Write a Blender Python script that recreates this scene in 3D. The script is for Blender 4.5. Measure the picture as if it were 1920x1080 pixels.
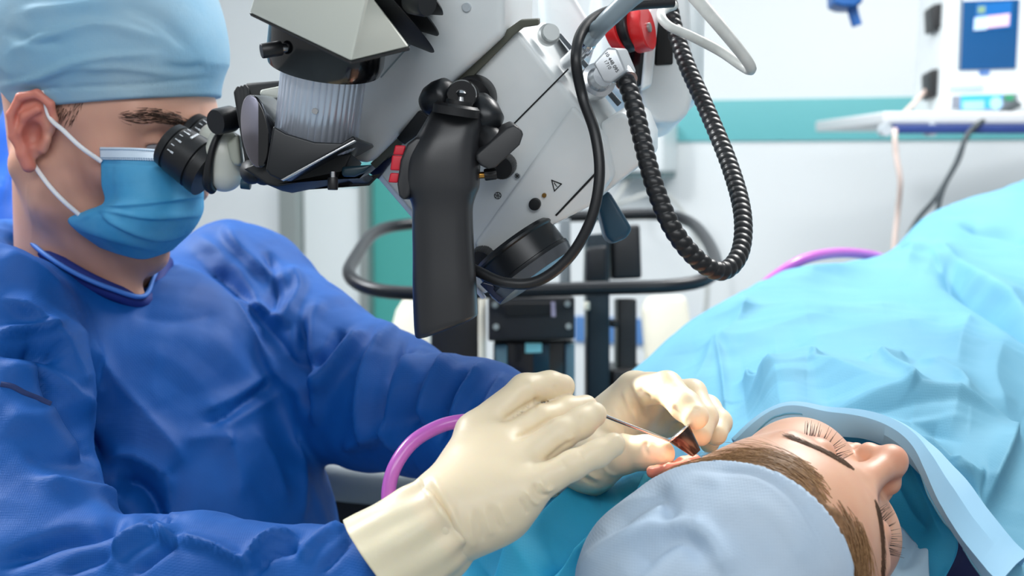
import bpy, bmesh, math, random
import numpy as np
from mathutils import Vector, Matrix

for o in list(bpy.data.objects):
    bpy.data.objects.remove(o, do_unlink=True)
random.seed(7)
RNG = np.random.default_rng(7)
SC = bpy.context.scene
COL = SC.collection

# ---------------------------------------------------------------- camera, world, lights, exposure
F = 2637.0                      # focal length in pixels of a 1920 wide frame
PITCH = math.radians(5.0)
CAM = np.array([0.0, 0.0, 1.32])
cp, sp = math.cos(PITCH), math.sin(PITCH)
CR = np.array([[1, 0, 0], [0, cp, sp], [0, -sp, cp]])     # (right, depth, up) of the lens -> world

cd = bpy.data.cameras.new('camera')
cd.sensor_width = 36.0
cd.lens = 36.0 * F / 1920.0
cd.clip_start = 0.02
cd.clip_end = 60
cd.dof.use_dof = True
cd.dof.focus_distance = 1.02
cd.dof.aperture_fstop = 7.5
cam = bpy.data.objects.new('camera', cd)
COL.objects.link(cam)
cam.location = CAM
cam.rotation_euler = (math.pi / 2 - PITCH, 0, 0)
SC.camera = cam

w = bpy.data.worlds.new('world')
SC.world = w
w.use_nodes = True
w.node_tree.nodes['Background'].inputs[0].default_value = (0.93, 0.97, 1.0, 1)
w.node_tree.nodes['Background'].inputs[1].default_value = 0.48

SC.view_settings.view_transform = 'Standard'
SC.view_settings.look = 'None'
SC.view_settings.gamma = 1.0
SC.view_settings.use_curve_mapping = False
SC.view_settings.exposure = -0.08


def area_light(name, loc, target, sx, sy, power, col=(1, 1, 1)):
    l = bpy.data.lights.new(name, 'AREA')
    l.shape = 'RECTANGLE'
    l.size = sx
    l.size_y = sy
    l.energy = power
    l.color = col
    o = bpy.data.objects.new(name, l)
    COL.objects.link(o)
    o.location = loc
    o.rotation_euler = (Vector(target) - Vector(loc)).to_track_quat('-Z', 'Y').to_euler()
    return o


area_light('operating_lamp_light', (0.75, 1.9, 2.62), (0.25, 1.25, 1.0), 0.7, 0.7, 38, (1.0, 0.98, 0.95))
area_light('ceiling_and_fill_light', (-1.35, 1.75, 2.62), (-0.1, 1.2, 1.0), 0.6, 0.5, 66, (0.97, 0.99, 1.0))
area_light('ceiling_and_fill_light', (-0.2, 2.55, 2.62), (-0.2, 3.3, 1.0), 4.0, 0.8, 44, (0.97, 0.99, 1.0))
area_light('ceiling_and_fill_light', (0.1, -0.9, 2.62), (0.0, 1.2, 1.1), 2.4, 1.0, 38, (0.97, 0.99, 1.0))  # fill added on the camera side to brighten face, gloves and microscope


# ---------------------------------------------------------------- helpers
def cw(v):
    """lens frame (right, depth, up) -> world"""
    return np.asarray(v, float) @ CR.T + CAM


def P(px, py, d):
    return cw(np.array([(px - 960.0) / F * d, d, (540.0 - py) / F * d]))


def PX(v):
    q = (np.asarray(v) - CAM) @ CR
    return np.stack([960 + F * q[..., 0] / q[..., 1], 540 - F * q[..., 2] / q[..., 1]], -1)


def on_plane(px, py, p0, n):
    """point where the line of sight meets the plane through p0 with normal n (world)"""
    r = P(px, py, 1.0) - CAM
    t = np.dot(np.asarray(p0) - CAM, n) / np.dot(r, n)
    return CAM + r * t


def S(pixels, d):
    return pixels * d / F


def unit(v):
    v = np.asarray(v, float)
    return v / (np.linalg.norm(v) + 1e-12)


def lin(r, g, b):
    def f(c):
        c /= 255.0
        return c / 12.92 if c <= 0.04045 else ((c + 0.055) / 1.055) ** 2.4
    return (f(r), f(g), f(b), 1.0)


MATS = {}


def mat(name, rgb, rough=0.5, metal=0.0, sss=0.0, sss_r=(0.01, 0.005, 0.003), trans=0.0, coat=0.0,
        sheen=0.0, spec=0.5, noise=None, bump=None, attr=None, emit=None, glass=0.0, alpha=1.0):
    """procedural node material. noise=(scale, second rgb, amount); bump=list of (kind, scale, strength, distance)"""
    if name in MATS:
        return MATS[name]
    m = bpy.data.materials.new(name)
    m.use_nodes = True
    nt = m.node_tree
    n, l = nt.nodes, nt.links
    b = n['Principled BSDF']
    b.inputs['Base Color'].default_value = lin(*rgb)
    b.inputs['Roughness'].default_value = rough
    b.inputs['Metallic'].default_value = metal
    b.inputs['Specular IOR Level'].default_value = spec
    b.inputs['Coat Weight'].default_value = coat
    b.inputs['Sheen Weight'].default_value = sheen
    b.inputs['Transmission Weight'].default_value = glass
    b.inputs['Alpha'].default_value = alpha
    if sss:
        b.inputs['Subsurface Weight'].default_value = sss
        b.inputs['Subsurface Radius'].default_value = sss_r
        b.inputs['Subsurface Scale'].default_value = 1.0
    if emit:
        b.inputs['Emission Color'].default_value = lin(*emit[0])
        b.inputs['Emission Strength'].default_value = emit[1]
    tc = n.new('ShaderNodeTexCoord')
    csock = None
    if attr:
        a = n.new('ShaderNodeAttribute')
        a.attribute_name = attr
        csock = a.outputs['Color']
        l.new(csock, b.inputs['Base Color'])
    if noise:
        nz = n.new('ShaderNodeTexNoise')
        nz.inputs['Scale'].default_value = noise[0]
        nz.inputs['Detail'].default_value = 5
        l.new(tc.outputs['Object'], nz.inputs['Vector'])
        mr = n.new('ShaderNodeMapRange')
        mr.inputs[1].default_value = 0.35
        mr.inputs[2].default_value = 0.7
        mr.inputs[4].default_value = noise[2]
        l.new(nz.outputs['Fac'], mr.inputs[0])
        mx = n.new('ShaderNodeMix')
        mx.data_type = 'RGBA'
        l.new(mr.outputs[0], mx.inputs[0])
        if csock:
            l.new(csock, mx.inputs[6])
        else:
            mx.inputs[6].default_value = lin(*rgb)
        mx.inputs[7].default_value = lin(*noise[1])
        csock = mx.outputs[2]
        l.new(csock, b.inputs['Base Color'])
    last = None
    for kind, scale, strength, dist in (bump or []):
        if kind == 'noise':
            t = n.new('ShaderNodeTexNoise')
            t.inputs['Detail'].default_value = 4
            out = t.outputs['Fac']
        else:
            t = n.new('ShaderNodeTexVoronoi')
            t.inputs['Randomness'].default_value = 0.05 if kind == 'dots' else 1.0
            out = t.outputs['Distance']
        t.inputs['Scale'].default_value = scale
        l.new(tc.outputs['Object'], t.inputs['Vector'])
        bp = n.new('ShaderNodeBump')
        bp.inputs['Strength'].default_value = strength
        bp.inputs['Distance'].default_value = dist
        l.new(out, bp.inputs['Height'])
        if last:
            l.new(last, bp.inputs['Normal'])
        last = bp.outputs['Normal']
    if last:
        l.new(last, b.inputs['Normal'])
    if trans:
        tr = n.new('ShaderNodeBsdfTranslucent')
        if csock:
            l.new(csock, tr.inputs['Color'])
        else:
            tr.inputs['Color'].default_value = lin(*rgb)
        if last:
            l.new(last, tr.inputs['Normal'])
        ms = n.new('ShaderNodeMixShader')
        ms.inputs[0].default_value = trans
        l.new(b.outputs[0], ms.inputs[1])
        l.new(tr.outputs[0], ms.inputs[2])
        l.new(ms.outputs[0], n['Material Output'].inputs['Surface'])
    MATS[name] = m
    return m


def thing(name, label, cat, base, group=None):
    o = bpy.data.objects.new(name, None)
    o.empty_display_size = 0.05
    COL.objects.link(o)
    o.location = [float(c) for c in base]
    o['label'] = label
    o['category'] = cat
    if group:
        o['group'] = group
    o['_w'] = [float(c) for c in base]
    return o


def wloc(o):
    v = np.zeros(3)
    while o is not None:
        v = v + np.array(o.location)
        o = o.parent
    return v


def link(name, me, material, parent=None, label=None, cat=None, group=None, kind=None, base=None):
    o = bpy.data.objects.new(name, me)
    COL.objects.link(o)
    if material is not None and len(me.materials) == 0:
        me.materials.append(material)
    if parent is not None:
        o.parent = parent
    if base is not None:
        o.location = [float(c) for c in base]
    if label:
        o['label'] = label
    if cat:
        o['category'] = cat
    if group:
        o['group'] = group
    if kind:
        o['kind'] = kind
    return o


def build(name, V, Fc, material, parent=None, smooth=True, auto=None, cols=None, bevel=0.0, fix=True, **kw):
    """one mesh object from world coordinates; a part's vertices are stored relative to its thing"""
    V = np.asarray(V, float)
    if parent is not None:
        off = wloc(parent)
    else:
        off = np.array([V[:, 0].mean(), V[:, 1].mean(), V[:, 2].min()])
        kw['base'] = off
    me = bpy.data.meshes.new(name)
    if isinstance(Fc, np.ndarray):
        k = Fc.shape[1]
        me.vertices.add(len(V))
        me.vertices.foreach_set('co', (V - off).astype(np.float32).ravel())
        me.loops.add(Fc.size)
        me.loops.foreach_set('vertex_index', Fc.astype(np.int32).ravel())
        me.polygons.add(len(Fc))
        me.polygons.foreach_set('loop_start', np.arange(0, Fc.size, k, dtype=np.int32))
        me.polygons.foreach_set('loop_total', np.full(len(Fc), k, np.int32))
        me.update(calc_edges=True)
    else:
        me.from_pydata([tuple(v) for v in (V - off)], [], [tuple(f) for f in Fc])
        me.update()
    if cols is not None:
        a = me.color_attributes.new('col', 'FLOAT_COLOR', 'POINT')
        c4 = np.ones((len(V), 4), np.float32)
        c4[:, :3] = cols
        a.data.foreach_set('color', c4.ravel())
    if bevel or (fix and len(V) < 20000):
        bm = bmesh.new()
        bm.from_mesh(me)
        bmesh.ops.remove_doubles(bm, verts=bm.verts, dist=1e-6)
        bmesh.ops.recalc_face_normals(bm, faces=bm.faces)
        if bevel:
            es = [e for e in bm.edges if len(e.link_faces) == 2 and e.calc_face_angle(0) > 0.5]
            bmesh.ops.bevel(bm, geom=es, offset=bevel, segments=3, profile=0.6, affect='EDGES', clamp_overlap=True)
        bm.to_mesh(me)
        bm.free()
    if smooth:
        me.polygons.foreach_set('use_smooth', np.ones(len(me.polygons), bool))
        if auto is not None:
            me.set_sharp_from_angle(angle=math.radians(auto))
    return link(name, me, material, parent, **kw)


# ---- splines and sweeps
def crom(pts, n):
    """Catmull-Rom through pts (k, m) sampled at n points"""
    pts = np.asarray(pts, float)
    k = len(pts)
    if k == 2:
        t = np.linspace(0, 1, n)[:, None]
        return pts[0] * (1 - t) + pts[1] * t
    e = np.concatenate([[2 * pts[0] - pts[1]], pts, [2 * pts[-1] - pts[-2]]])
    u = np.linspace(0, k - 1, n)
    i = np.minimum(u.astype(int), k - 2)
    t = (u - i).reshape((-1,) + (1,) * (pts.ndim - 1))
    a, b, c, d = e[i], e[i + 1], e[i + 2], e[i + 3]
    return 0.5 * (2 * b + (c - a) * t + (2 * a - 5 * b + 4 * c - d) * t ** 2 + (3 * b - a - 3 * c + d) * t ** 3)


def crom_len(pts, n):
    q = crom(pts, 40 * len(pts))
    s = np.concatenate([[0], np.cumsum(np.linalg.norm(np.diff(q, axis=0), axis=1))])
    u = np.linspace(0, s[-1], n)
    return np.stack([np.interp(u, s, q[:, j]) for j in range(3)], 1), s[-1]


def frames(C):
    T = np.gradient(C, axis=0)
    T /= np.linalg.norm(T, axis=1)[:, None] + 1e-12
    up = np.array([0, 0, 1.0]) if abs(T[0][2]) < 0.9 else np.array([0, 1.0, 0])
    N = np.zeros_like(C)
    v = unit(np.cross(T[0], up))
    for i in range(len(C)):
        v = v - T[i] * np.dot(v, T[i])
        v = unit(v)
        N[i] = v
    return T, N, np.cross(T, N)


def skin_rings(rings, cap=True):
    """rings (n, m, 3) -> closed tube"""
    n, m = rings.shape[:2]
    V = rings.reshape(-1, 3)
    i = np.arange(n - 1)[:, None] * m
    j = np.arange(m)[None]
    j2 = (j + 1) % m
    Q = np.stack([i + j, i + j2, i + m + j2, i + m + j], -1).reshape(-1, 4)
    Fc = [tuple(q) for q in Q]
    if cap:
        Fc.append(tuple(range(m - 1, -1, -1)))
        Fc.append(tuple((n - 1) * m + k for k in range(m)))
    return V, Fc


def tube_geo(pts, r, n=48, m=14, spline=True, rfun=None):
    C, L = crom_len(pts, n) if spline else (np.asarray(pts, float), 0)
    T, N, B = frames(C)
    a = np.linspace(0, 2 * math.pi, m, endpoint=False)
    rr = np.asarray(r, float)
    if rr.ndim == 0:
        rr = np.full(len(C), float(rr))
    elif len(rr) != len(C):
        rr = np.interp(np.linspace(0, 1, len(C)), np.linspace(0, 1, len(rr)), rr)
    R = rr[:, None] * np.ones(m)[None]
    if rfun is not None:
        s = np.linspace(0, L, len(C))
        R = R * rfun(s[:, None], a[None])
    rings = C[:, None] + R[..., None] * (np.cos(a)[None, :, None] * N[:, None] + np.sin(a)[None, :, None] * B[:, None])
    return skin_rings(rings)


def tube(name, pts, r, material, parent=None, n=48, m=14, rfun=None, spline=True, **kw):
    V, Fc = tube_geo(pts, r, n, m, spline, rfun)
    return build(name, V, Fc, material, parent, auto=50, **kw)


def lathe_geo(a, b, prof, m=40, rmod=None, sq=None):
    """profile [(t, r)] turned about the axis a->b; t in units of |b-a|"""
    a = np.asarray(a, float)
    b = np.asarray(b, float)
    T = b - a
    U = unit(np.cross(T, [0, 0, 1]) if abs(unit(T)[2]) < 0.95 else np.cross(T, [1, 0, 0]))
    W = unit(np.cross(T, U))
    ang = np.linspace(0, 2 * math.pi, m, endpoint=False)
    rings = []
    for t, r in prof:
        rr = np.full(m, r) if rmod is None else r * rmod(ang, t)
        rings.append(a + T * t + rr[:, None] * (np.cos(ang)[:, None] * U + np.sin(ang)[:, None] * W))
    return skin_rings(np.array(rings))


def lathe(name, a, b, prof, material, parent=None, m=40, rmod=None, auto=35, **kw):
    V, Fc = lathe_geo(a, b, prof, m, rmod)
    return build(name, V, Fc, material, parent, auto=auto, **kw)


def disc_prof(r, be=0.08, be_r=0.92):
    return [(0, r * be_r), (be, r), (1 - be, r), (1, r * be_r)]


def prism(name, front, back, material, parent=None, bevel=0.002, auto=40, **kw):
    """front, back: lists of world points with the same count"""
    n = len(front)
    V = list(front) + list(back)
    Fc = [tuple(range(n)), tuple(range(2 * n - 1, n - 1, -1))]
    for i in range(n):
        j = (i + 1) % n
        Fc.append((i, n + i, n + j, j))
    return build(name, V, Fc, material, parent, bevel=bevel, auto=auto, **kw)


def pprism(name, pts, d1, d2, material, parent=None, dx=0, dy=0, bevel=0.002, **kw):
    """outline in pixels at depth d1, carried back to depth d2 (moved dx, dy pixels)"""
    f = [P(x, y, d1) for x, y in pts]
    k = d1 / d2
    b = [P(960 + (x + dx - 960) * k, 540 + (y + dy - 540) * k, d2) for x, y in pts]
    return prism(name, f, b, material, parent, bevel, **kw)


def box_geo(c, ax, ay, az):
    c, ax, ay, az = [np.asarray(v, float) for v in (c, ax, ay, az)]
    V = [c + sx * ax + sy * ay + sz * az for sx in (-1, 1) for sy in (-1, 1) for sz in (-1, 1)]
    Fc = [(0, 1, 3, 2), (4, 6, 7, 5), (0, 4, 5, 1), (2, 3, 7, 6), (0, 2, 6, 4), (1, 5, 7, 3)]
    return V, Fc


def box(name, lo, hi, material, parent=None, bevel=0.003, **kw):
    lo, hi = np.array(lo, float), np.array(hi, float)
    h = (hi - lo) / 2
    V, Fc = box_geo((lo + hi) / 2, (h[0], 0, 0), (0, h[1], 0), (0, 0, h[2]))
    return build(name, V, Fc, material, parent, bevel=bevel, auto=40, **kw)


def join_geo(parts):
    V, Fc, o = [], [], 0
    for v, f in parts:
        V.extend(list(v))
        Fc.extend([tuple(int(i) + o for i in q) for q in f])
        o += len(v)
    return V, Fc


# ---- signed distance modelling
def rc(p, a, b, ra, rb):
    a = np.asarray(a, np.float32)
    b = np.asarray(b, np.float32)
    d = b - a
    t = np.clip(((p - a) @ d) / (d @ d + 1e-12), 0, 1)
    q = p - a - t[:, None] * d
    return np.sqrt((q * q).sum(1)) - (ra + (rb - ra) * t)


def ell(p, c, r, R=None):
    q = p - np.asarray(c, np.float32)
    if R is not None:
        q = q @ R
    r = np.asarray(r, np.float32)
    k0 = np.sqrt(((q / r) ** 2).sum(1)) + 1e-9
    k1 = np.sqrt(((q / (r * r)) ** 2).sum(1)) + 1e-9
    return k0 * (k0 - 1) / k1


def sph(p, c, r):
    q = p - np.asarray(c, np.float32)
    return np.sqrt((q * q).sum(1)) - r


def smin(a, b, k):
    h = np.maximum(k - np.abs(a - b), 0) / k
    return np.minimum(a, b) - h * h * k * 0.25


def smax(a, b, k):
    return -smin(-a, -b, k)


def isosurf(f, lo, hi, h, iters=1):
    lo = np.asarray(lo, float)
    hi = np.asarray(hi, float)
    B = 6
    nb = np.ceil((hi - lo) / (h * B)).astype(int)
    n = nb * B
    ctr = np.stack(np.meshgrid(*[(np.arange(k) * B + (B - 1) / 2) * h + l for k, l in zip(nb, lo)], indexing='ij'), -1)
    cv = f(ctr.reshape(-1, 3).astype(np.float32)).reshape(nb)
    act = np.argwhere(np.abs(cv) < h * B * 1.5)
    field = np.repeat(np.repeat(np.repeat(cv, B, 0), B, 1), B, 2).astype(np.float32)
    loc = np.stack(np.meshgrid(*[np.arange(B)] * 3, indexing='ij'), -1).reshape(-1, 3)
    for s in range(0, len(act), 1500):
        idx = (act[s:s + 1500, None] * B + loc[None]).reshape(-1, 3)
        field[idx[:, 0], idx[:, 1], idx[:, 2]] = f((idx * h + lo).astype(np.float32))
    s = field < 0
    c = [s[i:n[0] - 1 + i, j:n[1] - 1 + j, k:n[2] - 1 + k] for i in (0, 1) for j in (0, 1) for k in (0, 1)]
    anyv = c[0].copy()
    allv = c[0].copy()
    for q in c[1:]:
        anyv |= q
        allv &= q
    cells = np.argwhere(anyv & ~allv)
    vid = np.full(np.array(n) - 1, -1, np.int64)
    vid[cells[:, 0], cells[:, 1], cells[:, 2]] = np.arange(len(cells))
    offs = np.array([(i, j, k) for i in (0, 1) for j in (0, 1) for k in (0, 1)])
    vals = np.stack([field[cells[:, 0] + o[0], cells[:, 1] + o[1], cells[:, 2] + o[2]] for o in offs], 1)
    acc = np.zeros((len(cells), 3))
    cnt = np.zeros(len(cells))
    for a in range(8):
        for b in range(a + 1, 8):
            if np.abs(offs[a] - offs[b]).sum() != 1:
                continue
            va, vb = vals[:, a], vals[:, b]
            m = (va < 0) != (vb < 0)
            t = np.where(m, va / np.where(m, va - vb, 1), 0)
            acc += np.where(m[:, None], offs[a] + t[:, None] * (offs[b] - offs[a]), 0)
            cnt += m
    V = lo + h * (cells + acc / np.maximum(cnt, 1)[:, None])
    quads = []
    for ax in range(3):
        u, v = (ax + 1) % 3, (ax + 2) % 3
        sl0 = [slice(None)] * 3
        sl1 = [slice(None)] * 3
        sl0[ax] = slice(0, n[ax] - 1)
        sl1[ax] = slice(1, n[ax])
        s0, s1 = s[tuple(sl0)], s[tuple(sl1)]
        e = np.argwhere(s0 != s1)
        e = e[(e[:, u] > 0) & (e[:, v] > 0) & (e[:, u] < n[u] - 1) & (e[:, v] < n[v] - 1)]
        flip = s0[e[:, 0], e[:, 1], e[:, 2]]
        q = []
        for du, dv in ((-1, -1), (0, -1), (0, 0), (-1, 0)):
            k = e.copy()
            k[:, u] += du
            k[:, v] += dv
            q.append(vid[k[:, 0], k[:, 1], k[:, 2]])
        q = np.stack(q, 1)
        q[~flip] = q[~flip][:, ::-1]
        quads.append(q)
    Q = np.concatenate(quads)
    Q = Q[(Q >= 0).all(1)]
    for _ in range(iters):                       # settle the vertices on the surface
        V = relax(V, Q, 0.5)
        g, fv = grad(f, V)
        V = V - (fv / np.maximum((g * g).sum(1), 0.05))[:, None].clip(-h, h) * g * 0.9
    return V, Q


def relax(V, Q, amt=0.5):
    e = np.concatenate([Q[:, [0, 1]], Q[:, [1, 2]], Q[:, [2, 3]], Q[:, [3, 0]]])
    n = len(V)
    cnt = np.bincount(e[:, 0], minlength=n) + np.bincount(e[:, 1], minlength=n)
    out = np.zeros_like(V)
    for j in range(3):
        out[:, j] = np.bincount(e[:, 0], V[e[:, 1], j], n) + np.bincount(e[:, 1], V[e[:, 0], j], n)
    return V * (1 - amt) + amt * out / np.maximum(cnt, 1)[:, None]


def grad(f, V, e=8e-4):
    V = V.astype(np.float32)
    f0 = f(V)
    g = np.stack([f(V + np.eye(3, dtype=np.float32)[j] * e) - f0 for j in range(3)], 1) / e
    return g, f0


def normals(V, Q):
    a = V[Q[:, 2]] - V[Q[:, 0]]
    b = V[Q[:, 3]] - V[Q[:, 1]]
    fn = np.cross(a, b)
    N = np.zeros_like(V)
    for j in range(3):
        for k in range(4):
            N[:, j] += np.bincount(Q[:, k], fn[:, j], len(V))
    return N / (np.linalg.norm(N, axis=1)[:, None] + 1e-12)


def seg_dist(q, A, B):
    """signed distance (positive on the left of A->B) and parameter"""
    d = B - A
    L2 = d @ d + 1e-9
    t = np.clip(((q - A) @ d) / L2, 0, 1)
    r = q - A - t[:, None] * d
    dist = np.sqrt((r * r).sum(1))
    side = np.sign(d[0] * (q[:, 1] - A[1]) - d[1] * (q[:, 0] - A[0]))
    return dist, side, t


def folds(V, N, strokes, pw=2.0):
    """creases of the cloth: each (polyline, height in mm, width px on one side, width px on the other)"""
    px = PX(V)
    view = CAM - V
    view /= np.linalg.norm(view, axis=1)[:, None]
    face = np.clip((N * view).sum(1) * 2.5 + 0.3, 0, 1)
    disp = np.zeros(len(V))
    for pts, amp, w1, w2 in strokes:
        pts = crom(np.array(pts, float), 6 * (len(pts) - 1) + 1) if len(pts) > 2 else np.array(pts, float)
        lo = pts.min(0) - 3.2 * max(w1, w2)
        hi = pts.max(0) + 3.2 * max(w1, w2)
        m = np.where(((px > lo) & (px < hi)).all(1))[0]
        if not len(m):
            continue
        q = px[m]
        best = np.full(len(m), 1e9)
        side = np.zeros(len(m))
        tt = np.zeros(len(m))
        ns = len(pts) - 1
        for i in range(ns):
            dd, sd, t = seg_dist(q, pts[i], pts[i + 1])
            c = dd < best
            best = np.where(c, dd, best)
            side = np.where(c, sd, side)
            tt = np.where(c, (i + t) / ns, tt)
        wd = np.where(side > 0, w1, w2)
        taper = np.clip(np.minimum(tt, 1 - tt) * 5 + 0.15, 0, 1)
        disp[m] += amp * 1e-3 * np.exp(-(best / wd) ** pw) * taper
    return V + N * (disp * face)[:, None]


def wav(p, seed, freq, n=7):
    r = np.random.default_rng(seed)
    out = np.zeros(len(p))
    for i in range(n):
        k = r.normal(size=3)
        k = k / np.linalg.norm(k) * freq * r.uniform(0.6, 1.7)
        out += np.sin(p @ k + r.uniform(0, 6.28) + 1.3 * np.sin(p @ (k[[1, 2, 0]] * 0.5) + r.uniform(0, 6)))
    return out / n ** 0.5


def crumple(p, seed, wl, n=5):
    """sharp straight creases between flat facets, as in stiff non-woven cloth"""
    r = np.random.default_rng(seed)
    out = np.zeros(len(p))
    for i in range(n):
        k, k2, k3 = [unit(r.normal(size=3)) for _ in range(3)]
        L = wl * r.uniform(.7, 1.6)
        u = p @ k / L + .12 * np.sin(p @ k2 * 6.28 / (wl * 1.9) + r.uniform(0, 6)) + r.uniform(0, 1)
        tri = 4 * np.abs(u - np.floor(u + .5)) - 1
        out += tri * np.clip(.45 + .75 * np.sin(p @ k3 * 6.28 / (wl * 2.3) + r.uniform(0, 6)), 0, 1)
    return out / n ** .5


def grid_surface(ctrl, nr, nc):
    """ctrl rows x cols of (px, py, d) -> world grid nr x nc"""
    C = np.array([[P(*q) for q in row] for row in ctrl])
    G = crom(C, nr)
    G = np.swapaxes(crom(np.swapaxes(G, 0, 1), nc), 0, 1)
    return G


def grid_faces(nr, nc):
    i = np.arange(nr - 1)[:, None] * nc
    j = np.arange(nc - 1)[None]
    return np.stack([i + j, i + nc + j, i + nc + j + 1, i + j + 1], -1).reshape(-1, 4)


def sheet(V, Q, nr, nc, th, N):
    """give a grid sheet thickness th (towards -N), with closed rims"""
    n = len(V)
    W = V - N * th
    idx = np.arange(n).reshape(nr, nc)
    rim = np.concatenate([idx[0, :], idx[1:, -1], idx[-1, -2::-1], idx[-2:0:-1, 0]])
    r2 = np.roll(rim, -1)
    R = np.stack([rim, r2, r2 + n, rim + n], 1)
    return np.concatenate([V, W]), np.concatenate([Q, (Q + n)[:, ::-1], R])

# ---------------------------------------------------------------- materials
M_WALL = mat('wall_paint', (226, 230, 231), 0.6, bump=[('noise', 60, 0.05, 0.002)])
M_CEIL = mat('ceiling_paint', (238, 240, 240), 0.8)
M_FLOOR = mat('floor_vinyl', (150, 165, 172), 0.4, noise=(3, (138, 152, 160), 0.8))
M_TEAL = mat('teal_trim', (104, 182, 186), 0.45)
M_TEALD = mat('teal_panel', (70, 160, 152), 0.5)
M_GREYMET = mat('grey_metal_frame', (158, 166, 164), 0.35, 0.5)
M_DOOR = mat('white_door', (224, 230, 230), 0.5)
M_BLACK = mat('black_plastic', (22, 23, 26), 0.42, bump=[('noise', 900, 0.08, 0.0004)])
M_BLACKG = mat('black_gloss', (11, 12, 16), 0.16, coat=0.4)
M_RUBBER = mat('black_rubber', (26, 28, 31), 0.55, bump=[('noise', 1500, 0.15, 0.0003)])
M_BLACKM = mat('black_anodised', (27, 30, 34), 0.33, 0.25)
M_STEEL = mat('steel', (200, 202, 205), 0.22, 1.0)
M_ALU = mat('aluminium', (196, 203, 213), 0.3, 0.85)
M_WHITE = mat('scope_white_lacquer', (226, 231, 232), 0.38, noise=(40, (216, 223, 225), 0.5), coat=0.15)
M_CREAM = mat('cream_lacquer', (214, 216, 205), 0.35, coat=0.2)
M_RED = mat('red_plastic', (206, 28, 32), 0.35, coat=0.2)
M_REDB = mat('red_button', (205, 24, 48), 0.45)
M_INK = mat('black_ink', (14, 14, 16), 0.6)
M_AMBER = mat('amber_lens', (120, 88, 20), 0.3)
M_BRASS = mat('brass', (190, 140, 70), 0.3, 1.0)
M_PETROL = mat('petrol_plastic', (24, 66, 88), 0.4)
M_LGREY = mat('light_grey_plastic', (188, 196, 202), 0.4)
M_PALE = mat('pale_grey_cable', (200, 202, 198), 0.45, noise=(90, (172, 174, 170), 0.5))
M_BEIGE = mat('cream_plastic', (236, 232, 214), 0.5)
M_BLUEP = mat('blue_plastic', (34, 92, 160), 0.4)
M_GREYP = mat('grey_upholstery', (126, 134, 138), 0.55, bump=[('noise', 40, 0.2, 0.003)])
M_NAVY = mat('navy_cloth', (10, 20, 92), 0.8)
M_SCREEN = mat('screen', (22, 74, 122), 0.15, emit=((30, 92, 150), 0.25))
M_PINKC = mat('pink_cord', (216, 196, 186), 0.5)

# ---------------------------------------------------------------- room
WN = unit((0.40, 1.0, 0.0))                  # direction through the far wall
WA = unit((1.0, -0.40, 0.0))                 # along the far wall
W0 = P(1300, 300, 4.0)


def wp(px, py, out=0.0):
    """point on the far wall under a line of sight, moved out of it"""
    return on_plane(px, py, W0, WN) - WN * out


def wall_slab(name, x0, x1, y0, y1, out, material, parent=None, bevel=0.002, **kw):
    a, b, c = wp(x0, y0), wp(x1, y0), wp(x0, y1)
    s0, s1 = np.dot(a - W0, WA), np.dot(b - W0, WA)
    z0, z1 = c[2], a[2]
    pts = [(s0, z0), (s1, z0), (s1, z1), (s0, z1)]
    f = [W0 + WA * s - WN * out + np.array([0, 0, z - W0[2]]) for s, z in pts]
    k = [W0 + WA * s + WN * 0.002 + np.array([0, 0, z - W0[2]]) for s, z in pts]
    return prism(name, f, k, material, parent, bevel, **kw)


def struct(o):
    o['kind'] = 'structure'
    return o


def wall_box(name, s0, s1, z0, z1, t, m):
    f = [W0 + WA * s + np.array([0, 0, z - W0[2]]) for s, z in ((s0, z0), (s1, z0), (s1, z1), (s0, z1))]
    b = [p + WN * t for p in f]
    return struct(prism(name, f, b, m, None, 0.0))


wall_box('wall_back', -4.2, 3.2, 0, 2.8, 0.12, M_WALL)
struct(box('floor', (-4.5, -2.0, -0.1), (4.5, 6.5, 0.0), M_FLOOR, None, 0.0))
struct(box('ceiling', (-4.5, -2.0, 2.8), (4.5, 6.5, 2.9), M_CEIL, None, 0.0))
struct(wall_slab('trim_1', 880, 2100, 196, 268, 0.008, M_TEAL))
struct(wall_slab('trim_2', 540, 700, 300, 349, 0.01, M_TEAL))
struct(wall_slab('trim_3', 702, 800, 300, 900, 0.012, M_TEALD))
dr = wall_slab('door_1', 578, 686, 350, 1050, 0.03, M_DOOR)
struct(dr)
wall_slab('frame', 543, 576, 330, 1050, 0.07, M_GREYMET, dr)
wall_slab('frame', 686, 702, 330, 1050, 0.05, M_GREYMET, dr)
struct(wall_slab('trim_4', 1080, 1340, 592, 640, 0.012, mat('blue_wall_rail', (86, 132, 190), 0.5)))

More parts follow.
